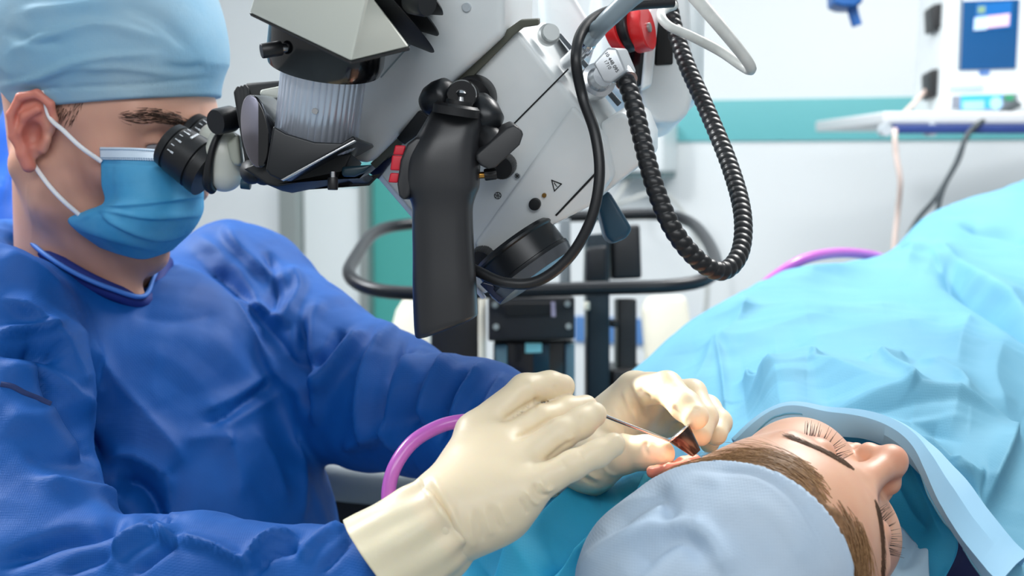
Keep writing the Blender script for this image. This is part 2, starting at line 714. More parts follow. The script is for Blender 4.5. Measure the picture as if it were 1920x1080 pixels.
for i, (x, y, sx, sy, lab) in enumerate(((0.75, 1.9, 0.7, 0.7, 'square ceiling lamp panel above the patient'),
                                         (-1.35, 1.75, 0.6, 0.5, 'ceiling lamp panel above the surgeon'),
                                         (-0.2, 2.55, 4.0, 0.8, 'long ceiling lamp panel before the far wall'),
                                         (0.1, -0.9, 2.4, 1.0, 'unseen wide fill lamp panel added behind the viewer'))):  # last panel only houses the added camera-side fill
    t = thing('ceiling_and_fill_lamp', lab, 'lamp', (x, y, 2.68))
    fr = []
    for a, b in (((x - sx / 2 - .04, y - sy / 2 - .04), (x + sx / 2 + .04, y - sy / 2)), ((x - sx / 2 - .04, y + sy / 2), (x + sx / 2 + .04, y + sy / 2 + .04)),
                 ((x - sx / 2 - .04, y - sy / 2), (x - sx / 2, y + sy / 2)), ((x + sx / 2, y - sy / 2), (x + sx / 2 + .04, y + sy / 2))):
        h = ((b[0] - a[0]) / 2, (b[1] - a[1]) / 2)
        fr.append(box_geo(((a[0] + b[0]) / 2, (a[1] + b[1]) / 2, 2.735), (h[0], 0, 0), (0, h[1], 0), (0, 0, .065)))
    build('frame', *join_geo(fr), M_LGREY, t, smooth=False)
    box('diffuser', (x - sx / 2, y - sy / 2, 2.70), (x + sx / 2, y + sy / 2, 2.71), mat('lamp_diffuser', (250, 250, 250), 0.5, emit=((250, 252, 255), 1.5)), t, 0.0)

# ---------------------------------------------------------------- medical screen on its shelf
D = 3.0
mon = thing('medical_monitor', 'white medical monitor with blue screen standing on the wall shelf', 'monitor', P(1880, 212, D + .08))
pprism('housing', [(1778, -60), (2040, -60), (2040, 207), (1764, 209), (1768, 120)], D, D + .22, M_WHITE, mon, bevel=.012)
pprism('screen', [(1806, 2), (1912, -2), (1905, 128), (1801, 131)], D - .004, D + .01, M_SCREEN, mon, bevel=.001)
pprism('screen_bezel', [(1800, -4), (1806, -4), (1802, 131), (1796, 131)], D - .003, D + .01, mat('bezel_grey', (120, 132, 142), .5), mon, bevel=.001)
pprism('screen_window', [(1832, 8), (1898, 2), (1896, 52), (1828, 57)], D - .006, D + .002, mat('screen_blue', (20, 100, 170), .3, emit=((20, 100, 170), .3)), mon, bevel=0)
pprism('screen_window', [(1828, 33), (1852, 30), (1850, 55), (1826, 57)], D - .007, D + .002, mat('screen_white', (190, 215, 240), .3, emit=((190, 215, 240), .35)), mon, bevel=0)
pprism('screen_window', [(1852, 30), (1894, 25), (1892, 48), (1850, 53)], D - .007, D + .002, mat('screen_pink', (225, 190, 205), .3, emit=((225, 190, 205), .35)), mon, bevel=0)
pprism('screen_window', [(1834, 12), (1848, 11), (1847, 24), (1833, 25)], D - .007, D + .002, mat('screen_olive', (130, 160, 130), .3, emit=((130, 160, 130), .3)), mon, bevel=0)
pprism('logo', [(1836, 133), (1856, 132), (1855, 139), (1837, 140)], D - .003, D + .01, mat('logo_blue', (70, 120, 190), .5), mon, bevel=0)
pprism('name_strip', [(1780, 161), (1844, 158), (1844, 168), (1780, 171)], D - .003, D + .01, mat('print_pale_blue', (178, 196, 216), .6), mon, bevel=0)
pprism('control_panel', [(1786, 180), (1908, 176), (1908, 200), (1785, 204)], D - .004, D + .01, mat('panel_grey', (128, 134, 146), .5), mon, bevel=.001)
pprism('display', [(1802, 179), (1880, 177), (1878, 203), (1801, 205)], D - .006, D + .01, mat('panel_cyan', (60, 165, 225), .3, emit=((40, 150, 220), .35)), mon, bevel=.001)
pprism('display', [(1806, 190), (1846, 188), (1846, 206), (1806, 207)], D - .008, D + .01, mat('panel_pale', (150, 190, 220), .3, emit=((150, 190, 220), .3)), mon, bevel=.001)
lathe('dial', P(1868, 194, D - .012), P(1868, 194, D + .01), disc_prof(S(12, D)), mat('dial_pale', (170, 215, 245), .4), mon, m=24)
pprism('indicator', [(1884, 178), (1902, 177), (1901, 188), (1884, 189)], D - .006, D + .01, mat('panel_green', (60, 150, 110), .4), mon, bevel=0)
for x, y, h in ((1758, 8, 48), (1753, 131, 52)):
    pprism('grip', [(x - 9, y), (x + 10, y - 4), (x + 8, y + h - 4), (x - 7, y + h)], D + .03, D + .1, M_BLACK, mon, bevel=.006)

sh = thing('wall_shelf', 'pale wall shelf with blue edge under the white monitor', 'shelf', P(1850, 245, D))
zs = P(1850, 213, D)[2]
shx0, shx1 = P(1640, 230, D - .05)[0], P(2080, 230, D)[0]
ys0, ys1 = D - .10, 3.55
box('board', (shx0, ys0, zs - .026), (shx1, ys1, zs), mat('shelf_top', (216, 218, 220), .4), sh, .006)
box('edge_rail', (shx0 + .02, ys0 - .006, zs - .045), (shx1, ys0 + .02, zs - .027), mat('shelf_blue', (44, 66, 130), .4), sh, .003)
for x in (1660, 1746):
    a = P(x, 233, D - .11)
    lathe('rail_end', a + np.array([0, -.012, -.012]), a + np.array([0, .02, -.012]), disc_prof(.013), M_LGREY, sh, m=20)

tube('hanging_cord', [P(1741, 165, D + .08), P(1715, 192, D + .05), P(1694, 215, D + .03), P(1679, 240, D - .115), P(1680, 290, D - .13), P(1688, 340, D - .13), P(1683, 400, D - .1), P(1676, 470, D - .1), P(1678, 560, D - .1)],
     S(5, D), M_PINKC, None, m=10, label='pale pink cord hanging down from the left end of the shelf', cat='cord')
tube('monitor_cable', [P(1905, 192, D - .015), P(1868, 213, D - .08), P(1835, 232, D - .125), P(1812, 258, D - .13), P(1790, 310, D - .13), P(1755, 370, D - .12), P(1718, 415, D - .1), P(1690, 470, D - .1)],
     S(4.5, D), mat('dark_cable', (70, 78, 82), .5), None, m=10, label='dark cable looping over the shelf edge and running down left', cat='cable')
tube('monitor_cable', [P(1912, 196, D - .02), P(1850, 226, D - .10), P(1815, 250, D - .14), P(1797, 300, D - .14), P(1770, 350, D - .13), P(1757, 400, D - .12), P(1748, 480, D - .1)],
     S(4.5, D), MATS['dark_cable'], None, m=10, label='dark cable hanging straighter below the shelf, right of its twin', cat='cable')

lh = thing('lamp_handle', 'blue handle with a short grip hanging near the top edge before the wall', 'handle', P(1600, 52, 2.6))
tube('grip', [P(1596, 4, 2.6), P(1600, 25, 2.6), P(1607, 48, 2.6)], [S(11, 2.6), S(10, 2.6), S(10, 2.6)], M_BLUEP, lh, n=16)
pprism('yoke', [(1563, -30), (1622, -30), (1618, 4), (1602, 13), (1580, 12), (1564, 6)], 2.57, 2.63, M_BLUEP, lh, bevel=.006)

# ---------------------------------------------------------------- equipment cart behind the microscope
D = 2.05
ct = thing('equipment_cart', 'black equipment cart with a bent tubular push rail behind the microscope', 'cart', [P(1000, 600, D)[0], P(1000, 600, D + .1)[1], 0.0])
tube('push_rail', [P(900, 547, 1.9), P(770, 550, 1.9), P(690, 540, 1.92), P(655, 515, 1.97), P(668, 480, 2.08), P(705, 435, 2.25), P(770, 420, 2.33), P(900, 412, 2.36), P(1100, 405, 2.36), P(1230, 402, 2.36),
                   P(1290, 415, 2.3), P(1325, 450, 2.15), P(1342, 495, 2.0), P(1325, 522, 1.93), P(1260, 536, 1.9), P(1100, 541, 1.9), P(900, 547, 1.9)], S(13, 1.95), M_BLACKM, ct, n=120, m=14)
pprism('mount_block', [(915, 556), (1078, 556), (1078, 636), (915, 640)], 1.97, 2.08, M_BLACK, ct, bevel=.004)
pprism('slot', [(945, 568), (1032, 568), (1030, 592), (948, 594)], 1.966, 1.98, mat('slot_dark', (8, 8, 9), .6), ct, bevel=.001)
pprism('label_strip', [(1033, 566), (1041, 566), (1042, 594), (1034, 594)], 1.963, 1.98, mat('strip_lilac', (170, 160, 182), .5), ct, bevel=0)
for x, y in ((928, 572), (1064, 570), (930, 613), (1066, 612)):
    lathe('bolt', P(x, y, 1.962), P(x, y, 1.98), disc_prof(S(6, 1.96)), M_GREYMET, ct, m=14)
pprism('upright', [(1100, 440), (1143, 436), (1146, 1400), (1102, 1400)], 2.06, 2.14, mat('dark_teal_metal', (18, 36, 46), .35, .3), ct, bevel=.004)
pprism('upright', [(1158, 560), (1194, 560), (1194, 1400), (1158, 1400)], 2.12, 2.2, M_BLACK, ct, bevel=.004)
pprism('motor_head', [(1146, 440), (1160, 424), (1200, 420), (1204, 522), (1148, 524)], 2.08, 2.2, M_BLACK, ct, bevel=.006)
pprism('motor_head', [(1100, 464), (1138, 460), (1140, 530), (1098, 530)], 2.02, 2.1, M_BLACKM, ct, bevel=.006)
pprism('side_box', [(808, 560), (902, 556), (904, 720), (806, 726)], 2.05, 2.2, M_BLACK, ct, bevel=.006)
pprism('rod', [(897, 545), (911, 545), (911, 1400), (898, 1400)], 2.0, 2.02, M_BEIGE, ct, bevel=.003)
pprism('lower_cabinet', [(925, 640), (1078, 638), (1080, 1400), (925, 1400)], 2.02, 2.3, M_BLACKG, ct, bevel=.004)
pprism('side_rail', [(928, 646), (951, 646), (951, 1390), (928, 1390)], 2.005, 2.03, mat('steel_blue', (96, 128, 140), .35, .4), ct, bevel=.002)
pprism('side_rail', [(1060, 644), (1078, 644), (1078, 1390), (1060, 1390)], 2.005, 2.03, MATS['steel_blue'], ct, bevel=.002)
pprism('window', [(1000, 645), (1030, 645), (1030, 700), (1000, 700)], 2.012, 2.03, mat('cabinet_teal', (20, 58, 74), .25), ct, bevel=.001)
pprism('status_display', [(985, 644), (1016, 644), (1016, 661), (985, 662)], 2.008, 2.03, mat('status_cyan', (130, 200, 210), .3, emit=((120, 195, 205), .3)), ct, bevel=.001)
pprism('drive_box', [(1146, 694), (1215, 690), (1220, 1400), (1146, 1400)], 2.08, 2.3, M_BLACK, ct, bevel=.006)
pprism('crossbar', [(1050, 410), (1070, 410), (1070, 560), (1050, 560)], 2.1, 2.14, M_GREYP, ct, bevel=.003)
pprism('clamp', [(1096, 566), (1106, 566), (1106, 582), (1096, 582)], 2.04, 2.06, M_BEIGE, ct, bevel=.002)
pprism('crossbar', [(1146, 600), (1160, 600), (1160, 614), (1146, 614)], 2.08, 2.15, M_BLACK, ct, bevel=.002)
box('base', (P(830, 600, D)[0], 1.95, 0.0), (P(1200, 600, D)[0], 2.4, 0.12), M_BLACK, ct, .02)

for x0, x1, y0, yb, d, lab in ((722, 800, 560, 1050, 2.8, 'cream rounded backrest behind the black microscope grip'), (1226, 1290, 556, 1050, 2.8, 'cream rounded backrest left of the blue drape')):
    t = thing('examination_chair', lab, 'chair', [P((x0 + x1) / 2, 600, d)[0], d + .05, 0])
    xm = (x0 + x1) / 2
    sl = 26 if x0 < 1000 else -14
    pprism('backrest', [(x0 + sl - 6, y0 + 22), (x0 + sl + 8, y0), (x1 - 4, y0 - 2), (x1, y0 + 14), (x1 + (22 if sl < 0 else 0), y0 + 140), (x0 - 10, y0 + 140)], d, d + .07, M_BEIGE, t, bevel=.012)
    c = P(xm, 640, d + .03)
    box('seat', (c[0] - .2, d - .3, .44), (c[0] + .2, d + .1, .52), M_BEIGE, t, .02)
    box('back_support', (c[0] - .02, d + .02, .5), (c[0] + .02, d + .05, P(xm, 690, d)[2]), M_GREYMET, t, .003)
    lathe('column', (c[0], d - .1, .05), (c[0], d - .1, .45), [(0, .03), (1, .03)], M_GREYMET, t, m=20)
    lathe('base', (c[0], d - .1, 0), (c[0], d - .1, .05), [(0, .22), (.5, .22), (1, .05)], M_GREYMET, t, m=32)

dv = thing('wall_device', 'white box shaped device on the wall behind the black corrugated hose', 'device', wp(1240, 330, .1))
wall_slab('housing', 1150, 1272, 232, 322, .16, M_WHITE, dv, bevel=.01)
wall_slab('grille', 1160, 1266, 322, 332, .14, mat('grille_grey', (110, 134, 136), .5), dv, bevel=.002)
tube('device_hose', [wp(1200, 332, .1), wp(1190, 380, .2), wp(1230, 370, .25), wp(1280, 360, .2), wp(1320, 420, .15), wp(1345, 520, .12), wp(1330, 640, .1)], .006, M_PALE, dv, n=40, m=8)

# ---------------------------------------------------------------- operating microscope
NB = unit((-0.22, -1.0, -0.22))                # the housing's near face looks at the viewer, a little down and left
PB = P(1000, 350, 1.07)


def pl(px, py, off=0.0):
    return on_plane(px, py, PB, NB) + NB * off


def depth(v):
    return float(((np.asarray(v) - CAM) @ CR)[1])


A0 = pl(965, 55)
EX = P(1020, 40, depth(A0) + 0.085) - A0       # the way the housing goes back
ms = thing('operating_microscope', 'white operating microscope with black grip, eyepieces and hoses above the patient', 'microscope', P(1000, 560, 1.10))


def slab(name, pts, off, material, back=None, bevel=.003, parent=None, **kw):
    f = [pl(x, y, off) for x, y in pts]
    b = [q + (EX * back if back is not None else -NB * (off + .002)) for q in f]
    return prism(name, f, b, material, parent or ms, bevel, **kw)


hb = slab('lower_housing', [(968, 52), (1134, 262), (1150, 332), (1112, 384), (1012, 436), (906, 556), (690, 312)], 0, M_WHITE, 1.0, .005)
slab('front_cover', [(1076, 196), (1133, 262), (1148, 330), (1112, 383), (1012, 434), (916, 542), (893, 452)], .005, M_WHITE, None, .004)
slab('end_cap', [(1120, 236), (1160, 214), (1188, 232), (1204, 272), (1204, 312), (1150, 354), (1100, 392), (1060, 404), (1128, 330)], -.012, M_WHITE, .75, .012)
ha = slab('upper_housing', [(560, -95), (953, -95), (953, 60), (868, 138), (702, 300), (655, 292), (600, 200)], .016, M_WHITE, 1.0, .006)
slab('groove_shade_strip', [(950, 56), (978, 36), (1012, 34), (1012, 46), (984, 50), (964, 66), (882, 150), (708, 314), (698, 304), (866, 138)], .006, mat('groove_shade', (84, 86, 76), .6), None, .001)  # dark strip painting the shade under the upper housing's overhanging edge
slab('seam', [(1064, 129), (1066, 131), (906, 292), (904, 290)], .0006, M_INK, None, 0, hb)
slab('seam', [(1122, 316), (1125, 319), (1046, 402), (1043, 400)], .0056, M_INK, None, 0)
slab('edge_strip', [(700, 322), (708, 318), (912, 558), (904, 560)], .002, mat('pale_edge', (196, 212, 236), .3), None, .001)
# printed marks, button, lamp and screw
slab('button', [(1006 + 11 * math.cos(t), 379 + 11 * math.sin(t)) for t in np.linspace(0, 6.28, 28)[:-1]], .0085, M_BLACK, None, .0006)
slab('indicator_lamp', [(1023 + 4.2 * math.cos(t), 363 + 4.2 * math.sin(t)) for t in np.linspace(0, 6.28, 16)[:-1]], .0066, M_AMBER, None, .0003)


def mark(polys, off):
    V, Fc = [], []
    for p in polys:
        n = len(p)
        o = len(V)
        V += [pl(x, y, off) for x, y in p] + [pl(x, y, off - .0004) for x, y in p]
        Fc += [tuple(range(o, o + n)), tuple(range(o + 2 * n - 1, o + n - 1, -1))]
        Fc += [(o + i, o + n + i, o + n + (i + 1) % n, o + (i + 1) % n) for i in range(n)]
    return V, Fc


def bar(a, b, wd):
    a, b = np.array(a, float), np.array(b, float)
    t = unit(b - a)
    nn = np.array([-t[1], t[0]]) * wd / 2
    return [a - nn - t * wd / 2, b - nn + t * wd / 2, b + nn + t * wd / 2, a + nn - t * wd / 2]


tri = [(1037, 335), (1055, 342), (1042, 355)]
build('warning_triangle', *mark([bar(tri[i], tri[(i + 1) % 3], 1.7) for i in range(3)] + [bar((1041.5, 340), (1045, 344.5), 1.2), bar((1046.2, 346), (1046.6, 346.4), 1.2)], .0056), M_INK, ms, smooth=False)
cx, cy = 933.5, 366.5
ic = [bar((cx + 6.2 * math.cos(k * math.pi / 9), cy + 6.2 * math.sin(k * math.pi / 9)), (cx + 6.2 * math.cos((k + 1) * math.pi / 9), cy + 6.2 * math.sin((k + 1) * math.pi / 9)), 1.0) for k in range(18)]
ic += [bar((cx + 1.2 * math.cos(k * 1.047), cy + 1.2 * math.sin(k * 1.047)), (cx + 6 * math.cos(k * 1.047 + .35), cy + 6 * math.sin(k * 1.047 + .35)), .9) for k in range(6)]
build('aperture_symbol', *mark(ic, .0006), M_INK, ms, smooth=False)
sc = lathe('screw', pl(971, 329, 0), pl(971, 329, .002), disc_prof(S(5.6, 1.05)), M_STEEL, ms, m=20)
build('cross_slot', *mark([bar((969, 327), (973, 331), 1.6), bar((973, 327), (969, 331), 1.6)], .0024), M_INK, sc, smooth=False)
for x, y, r in ((885, 9, 8.5),):
    lathe('plug', pl(x, y, .014), pl(x, y, .0175), disc_prof(S(r, 1.05)), M_LGREY, ms, m=24)
sc = lathe('screw', pl(827, 9, .014), pl(827, 9, .0185), disc_prof(S(6.5, 1.05)), M_STEEL, ms, m=20)
lathe('socket', pl(827, 9, .0186), pl(827, 9, .019), disc_prof(S(3, 1.05)), M_INK, sc, m=6)
slab('cover_seam', [(725, 138), (727, 140), (820, 36), (818, 34)], .0166, mat('seam_grey', (150, 166, 172), .5), None, 0)
slab('wedge', [(757, 250), (797, 200), (832, 216), (772, 262)], .020, M_BLACKM, None, .001)
slab('wedge', [(694, 322), (709, 297), (713, 308), (738, 290), (740, 296), (712, 334)], .004, mat('wedge_navy', (16, 26, 58), .3), None, .0006)

# objective at the lower edge, turned towards the ear
oa, ob = P(962, 462, 1.080), P(996, 508, 1.078)
ob = oa + unit(ob - oa) * .030
R_ = .0365
lathe('objective', oa, ob, [(-.1, R_ * .90), (.0, R_ * .99), (.06, R_ * 1.0), (.1, R_ * .96), (.62, R_ * .97), (.64, R_ * 1.0), (.70, R_ * 1.0), (1.0, R_ * .93), (1.0, R_ * .86), (.80, R_ * .8), (.78, 0.0005)], M_BLACKM, ms, m=64)
lathe('objective_rim', oa + (ob - oa) * .72, oa + (ob - oa) * 1.02, [(.0, R_ * .985), (.05, R_ * 1.005), (.95, R_ * .94), (1, R_ * .88)], mat('rim_grey', (92, 96, 102), .3, .6), ms, m=64)
lathe('objective_lens', oa + (ob - oa) * .80, oa + (ob - oa) * .93, [(0, R_ * .78), (.6, R_ * .7), (1, .0005)], mat('lens_glass', (60, 74, 92), .05, coat=1.0), ms, m=48)
gd = prism('guard_fin', [P(900, 533, 1.06), P(906, 528, 1.06), P(962, 545, 1.06), P(935, 567, 1.06)], [P(900, 533, 1.075), P(906, 528, 1.075), P(962, 545, 1.075), P(935, 567, 1.075)], mat('fin_navy', (20, 32, 62), .25), ms, .001)

# grip with its mount
KN = lambda k, a_: (lambda ang, t: 1 + a_ * np.sign(np.sin(ang * k)) * (0.1 < t < 0.9))
lathe('mount_disc', pl(893, 180, .0), pl(893, 180, .018), disc_prof(S(42, 1.05), .15), M_BLACK, ms, m=48)
for x, y in ((885, 160), (913, 193)):
    lathe('socket_screw', pl(x, y, .017), pl(x, y, .021), disc_prof(S(5.5, 1.04)), M_STEEL, ms, m=16)
D = .985
lathe('mount_arm', pl(890, 190, .01), P(868, 178, D + .012), [(0, .012), (1, .011)], M_BLACKG, ms, m=24)
V, Q = lathe_geo(P(812, 190, D + .02), P(840, 176, D + .01), [(-.6, .004), (-.4, .0085), (0, .0118), (.5, .0128), (1, .012), (1.2, .008)], 28)
build('ball_joint', V, Q, M_BLACKM, ms)
V, Q = lathe_geo(P(895, 200, D + .025), P(920, 236, D + .015), [(-.4, .006), (-.1, .0115), (.4, .0135), (.9, .012), (1.2, .006)], 28)
build('joint_arm', V, Q, M_BLACKM, ms)
cl = lathe('clamp_ring', P(866, 178, D - .005), P(866, 178, D + .02), [(0, .0062), (.0, .0098), (.12, .0106), (.9, .0106), (1, .0098), (1, .0062)], M_BLACKG, ms, m=40)
lathe('ball_stud', P(865, 174, D - .006), P(862, 212, D - .004), [(-.16, .0005), (-.12, .0026), (0, .0041), (.12, .0028), (.2, .0022), (.5, .003), (.55, .0042), (.8, .0042)], M_STEEL, ms, m=24)
lathe('collar', P(857, 196, D - .001), P(854, 216, D), [(0, .0145), (.25, .0165), (1, .0165)], M_BLACK, ms, m=40)
lathe('collar', P(861, 188, D - .002), P(858, 204, D - .001), [(0, .009), (1, .0095)], M_BLACK, ms, m=28)

rings = []
spec = [(857, 203, 36, .010, 0), (856, 207, 45, .014, 0), (853, 222, 51, .018, 2), (846, 245, 57, .021, 3), (838, 268, 63, .023, 3), (830, 298, 71, .024, 2), (827, 328, 73, .024, 0), (828, 350, 71, .0235, 0), (829, 368, 63, .0225, 0), (830, 388, 57, .0215, 0),
        (830, 420, 57, .021, 0), (832, 480, 58, .021, 0), (834, 540, 60, .0215, 0), (836, 590, 60, .0215, -8), (837, 604, 59.5, .0212, -17), (837, 611, 57, .020, -20), (838, 614, 50, .0175, -19), (838, 614, 30, .010, -12)]
ang = np.linspace(0, 2 * math.pi, 48, endpoint=False)
sp_ = crom(np.array(spec, float), 110)
for cx, cy, hw, hd, tl in sp_:
    ca, sa = np.cos(ang), np.sin(ang)
    e = 0.78
    xx = np.sign(ca) * np.abs(ca) ** e
    yy = np.sign(sa) * np.abs(sa) ** e
    rings.append([P(cx + hw * a, cy + tl * a, D + .015) + np.array([0, hd * b, 0]) for a, b in zip(xx, yy)])
V, Q = skin_rings(np.array(rings))
gr = build('grip', V, Q, mat('grip_rubber', (42, 43, 46), .34, bump=[('noise', 1800, 0.12, 0.0003)]), ms, auto=60)
bp = prism('button_plate', [P(x, y, D - .002) for x, y in ((747, 368), (744, 345), (750, 300), (762, 270), (780, 256), (792, 260), (782, 300), (768, 366), (757, 376))],
           [P(x + 20, y, D + .03) for x, y in ((747, 368), (744, 345), (750, 300), (762, 270), (780, 256), (792, 260), (782, 300), (768, 366), (757, 376))], MATS['grip_rubber'], gr, .003)
for x, y, wd, hh in ((745, 281, 8, 9), (740, 305, 8.5, 14), (735, 333, 7, 9)):
    prism('push_button', [P(x - wd, y + hh, D + .002), P(x + wd + 4, y + hh + 1, D + .002), P(x + wd + 8, y - hh + 1, D + .002), P(x - wd + 4, y - hh, D + .002)],
          [P(x - wd, y + hh, D + .014), P(x + wd + 4, y + hh + 1, D + .014), P(x + wd + 8, y - hh + 1, D + .014), P(x - wd + 4, y - hh, D + .014)], M_REDB, gr, .0012)
# clamping lever with spring
for k in range(3):
    lathe('spring_coil', P(896 + 5 * k, 248 - 3 * k + 3 * k, D + .02), P(899 + 5 * k, 251, D + .02), [(0, .0075), (.5, .0085), (1, .0075)], M_STEEL, ms, m=24)
lathe('lever_hub', P(903, 250, D + .018), P(938, 285, D + .006), disc_prof(.0108, .1), M_BLACK, ms, m=32)
lo = [(893, 300), (893, 290), (950, 240), (964, 234), (978, 243), (982, 252), (975, 272), (930, 314), (916, 318), (902, 311)]
prism('clamp_lever', [P(x, y, D - .004) for x, y in lo], [P(x - 8, y - 8, D + .016) for x, y in lo], mat('lever_plastic', (34, 35, 38), .45), ms, .003)
lathe('knurled_knob', pl(948, 307, 0), pl(948, 307, .016), disc_prof(S(23, 1.05), .12), M_BLACK, ms, m=96, rmod=KN(40, .02))
lathe('knurled_knob', pl(910, 480, 0), pl(910, 480, .02), disc_prof(S(25, 1.04), .12), M_BLACK, ms, m=96, rmod=KN(40, .02))
tk = lathe('thumb_screw', P(908, 328, D + .012), P(931, 325, D + .012), disc_prof(S(11, D), .12), M_BLACK, ms, m=48, rmod=KN(10, .05))
lathe('brass_stem', P(895, 329, D + .012), P(909, 328, D + .012), [(0, .0024), (1, .0024)], M_BRASS, ms, m=16)

# ---- binocular side: inclined head, ring, fluted tube, eyepieces
D = 1.03
pol = [P(467, 24, .945), P(657, 115, .895), P(769, 88, .93), P(600, -20, 1.10)]
upv = P(688, -10, .88) - P(657, 115, .895)
upv2 = P(480, -20, .93) - P(467, 24, .945)
top = [pol[0] + upv2 * 2.2, pol[1] + upv, P(690, -14, .92), pol[3] + upv]
prism('tube_head', pol, top, M_CREAM, ms, .002, auto=25)
und = [P(470, 30, .945), P(658, 121, .895), P(768, 95, .93), P(600, -10, 1.10)]
prism('tube_head_base', pol, und, M_BLACKG, ms, .0005)
ax = P(594, 262, 1.0) - P(618, 60, .968)
c0 = P(617, 50, .985)
rg = .0412
lathe('dark_ring', c0, c0 + unit(ax) * .031, [(0, rg), (.05, rg * 1.01), (.75, rg * 1.01), (.93, rg * .97), (1, rg * .8)], M_BLACKG, ms, m=72)
sv = c0 + unit(ax) * .029
lathe('fluted_tube', sv, sv + unit(ax) * .0565, [(0, .029), (.03, .0295), (.96, .0295), (1, .028)], mat('fluted_aluminium', (216, 224, 238), .3, .55), ms, m=192, auto=60, rmod=lambda a, t: 1 + .028 * (np.cos(a * 40) > -.55))
sm = sv + unit(ax) * .024 - unit(np.cross(np.cross(ax, np.array([-.05, 1, 0])), ax)) * .030
lathe('tube_screw', sm, sm + unit(CAM - sm) * .0016, disc_prof(.0022), M_STEEL, ms, m=14)
lathe('side_knob', P(490, 96, .95), P(528, 90, .955), disc_prof(S(13.5, 1.0), .06), M_BLACK, ms, m=80, rmod=KN(26, .03))
lathe('knob_stem', P(525, 90, .955), P(560, 88, .965), [(0, .0033), (1, .0033)], M_STEEL, ms, m=20)
# bellows at the top edge
ba, bb = P(640, -39, .99), P(640 + 69, -39 - 73, .99)
pr = [(-.1, 150), (.0, 168), (.20, 216), (.225, 218), (.24, 206), (.29, 166), (.32, 168), (.5, 202), (.525, 202), (.54, 190), (.58, 152), (.62, 156), (.85, 182), (.88, 178), (.94, 140), (1.3, 120)]
lathe('bellows', ba, bb, [(t, S(r, .99)) for t, r in pr], M_RUBBER, ms, m=64)
lathe('bellows_knob', P(770, 0, .925), P(802, 6, .915), disc_prof(S(24, .99), .1), M_BLACKM, ms, m=80, rmod=KN(30, .015))

# angled prism block under the fluted tube
blk = [(512, 236), (536, 250), (590, 266), (640, 268), (662, 254), (667, 262), (624, 286), (528, 338), (506, 328), (498, 318)]
pprism('prism_block', blk, .975, 1.07, M_BLACKM, ms, dx=10, dy=-12, bevel=.0015)
pprism('block_edge', [(526, 337), (530, 339), (668, 264), (664, 262)], .9735, .978, M_STEEL, ms, bevel=.0004)
da, db = P(478, 246, 1.05), P(540, 240, 1.10)
el = []
for t in np.linspace(0, 2 * math.pi, 40, endpoint=False):
    el.append((476 + 24 * math.cos(t) + 10 * math.sin(-t) * .8, 246 - 68 * math.sin(t)))
f = [P(x, y, 1.0 + .0003 * (x - 476)) for x, y in el]
b = [P(x + 40, y + 4, 1.05) for x, y in el]
prism('disc_cover', f, b, mat('brushed_dark_disc', (170, 164, 172), .3, .7), ms, .001)
prism('disc_rim', [P(x + 5, y, 1.0025) for x, y in el], [P(x + 48, y + 2, 1.06) for x, y in el], M_BLACKG, ms, .002)
pprism('rear_housing', [(440, 168), (462, 154), (526, 149), (560, 152), (560, 330), (480, 330), (456, 314), (452, 200)], 1.10, 1.19, M_RUBBER, ms, bevel=.006)
for k in range(3):
    pprism('bellows_fold', [(437 + 7 * k, 172 - 4 * k), (444 + 7 * k, 160 - 2 * k), (452 + 7 * k, 164), (470 + 7 * k, 318), (462 + 7 * k, 326)], 1.095, 1.17, M_RUBBER, ms, bevel=.002)
pprism('rear_cover', [(488, 168), (528, 160), (530, 186), (486, 178)], 1.08, 1.1, M_CREAM, ms, bevel=.002)
pprism('lower_bellows', [(456, 316), (480, 332), (500, 346), (520, 350), (545, 345), (620, 330), (660, 322), (684, 318), (672, 330), (640, 331), (660, 288), (520, 290)], 1.01, 1.08, M_RUBBER, ms, bevel=.004)
for k in range(3):
    c = P(484 + 22 * k, 330 + 4 * k, 1.08)
    V, Q = lathe_geo(P(470 + 22 * k, 318, 1.12), P(474 + 22 * k, 326 + 3 * k, 1.05), [(0, .006), (.3, .009), (.7, .009), (1, .004)], 20)
    build('bellows_fold', V, Q, M_RUBBER, ms)
pprism('tail_plate', [(640, 312), (700, 308), (682, 322), (664, 330), (640, 330)], 1.0, 1.03, mat('tail_teal', (24, 50, 62), .35), ms, bevel=.003)
lathe('lock_screw', P(624, 333, .99), P(624, 356, .99), disc_prof(S(9, 1.07), .08), M_BLACK, ms, m=48, rmod=KN(12, .04))
lathe('screw_stem', P(624, 322, .99), P(624, 334, .99), [(0, .002), (1, .002)], M_STEEL, ms, m=14)
lathe('focus_knob', P(404, 229, 1.12), P(436, 222, 1.135), disc_prof(S(25, 1.12), .1), M_BLACK, ms, m=96, rmod=KN(32, .03))
lathe('knob_axle', P(432, 222, 1.13), P(468, 218, 1.14), [(0, .0075), (.3, .0075), (.35, .0085), (1, .0085)], M_BLACKM, ms, m=40)


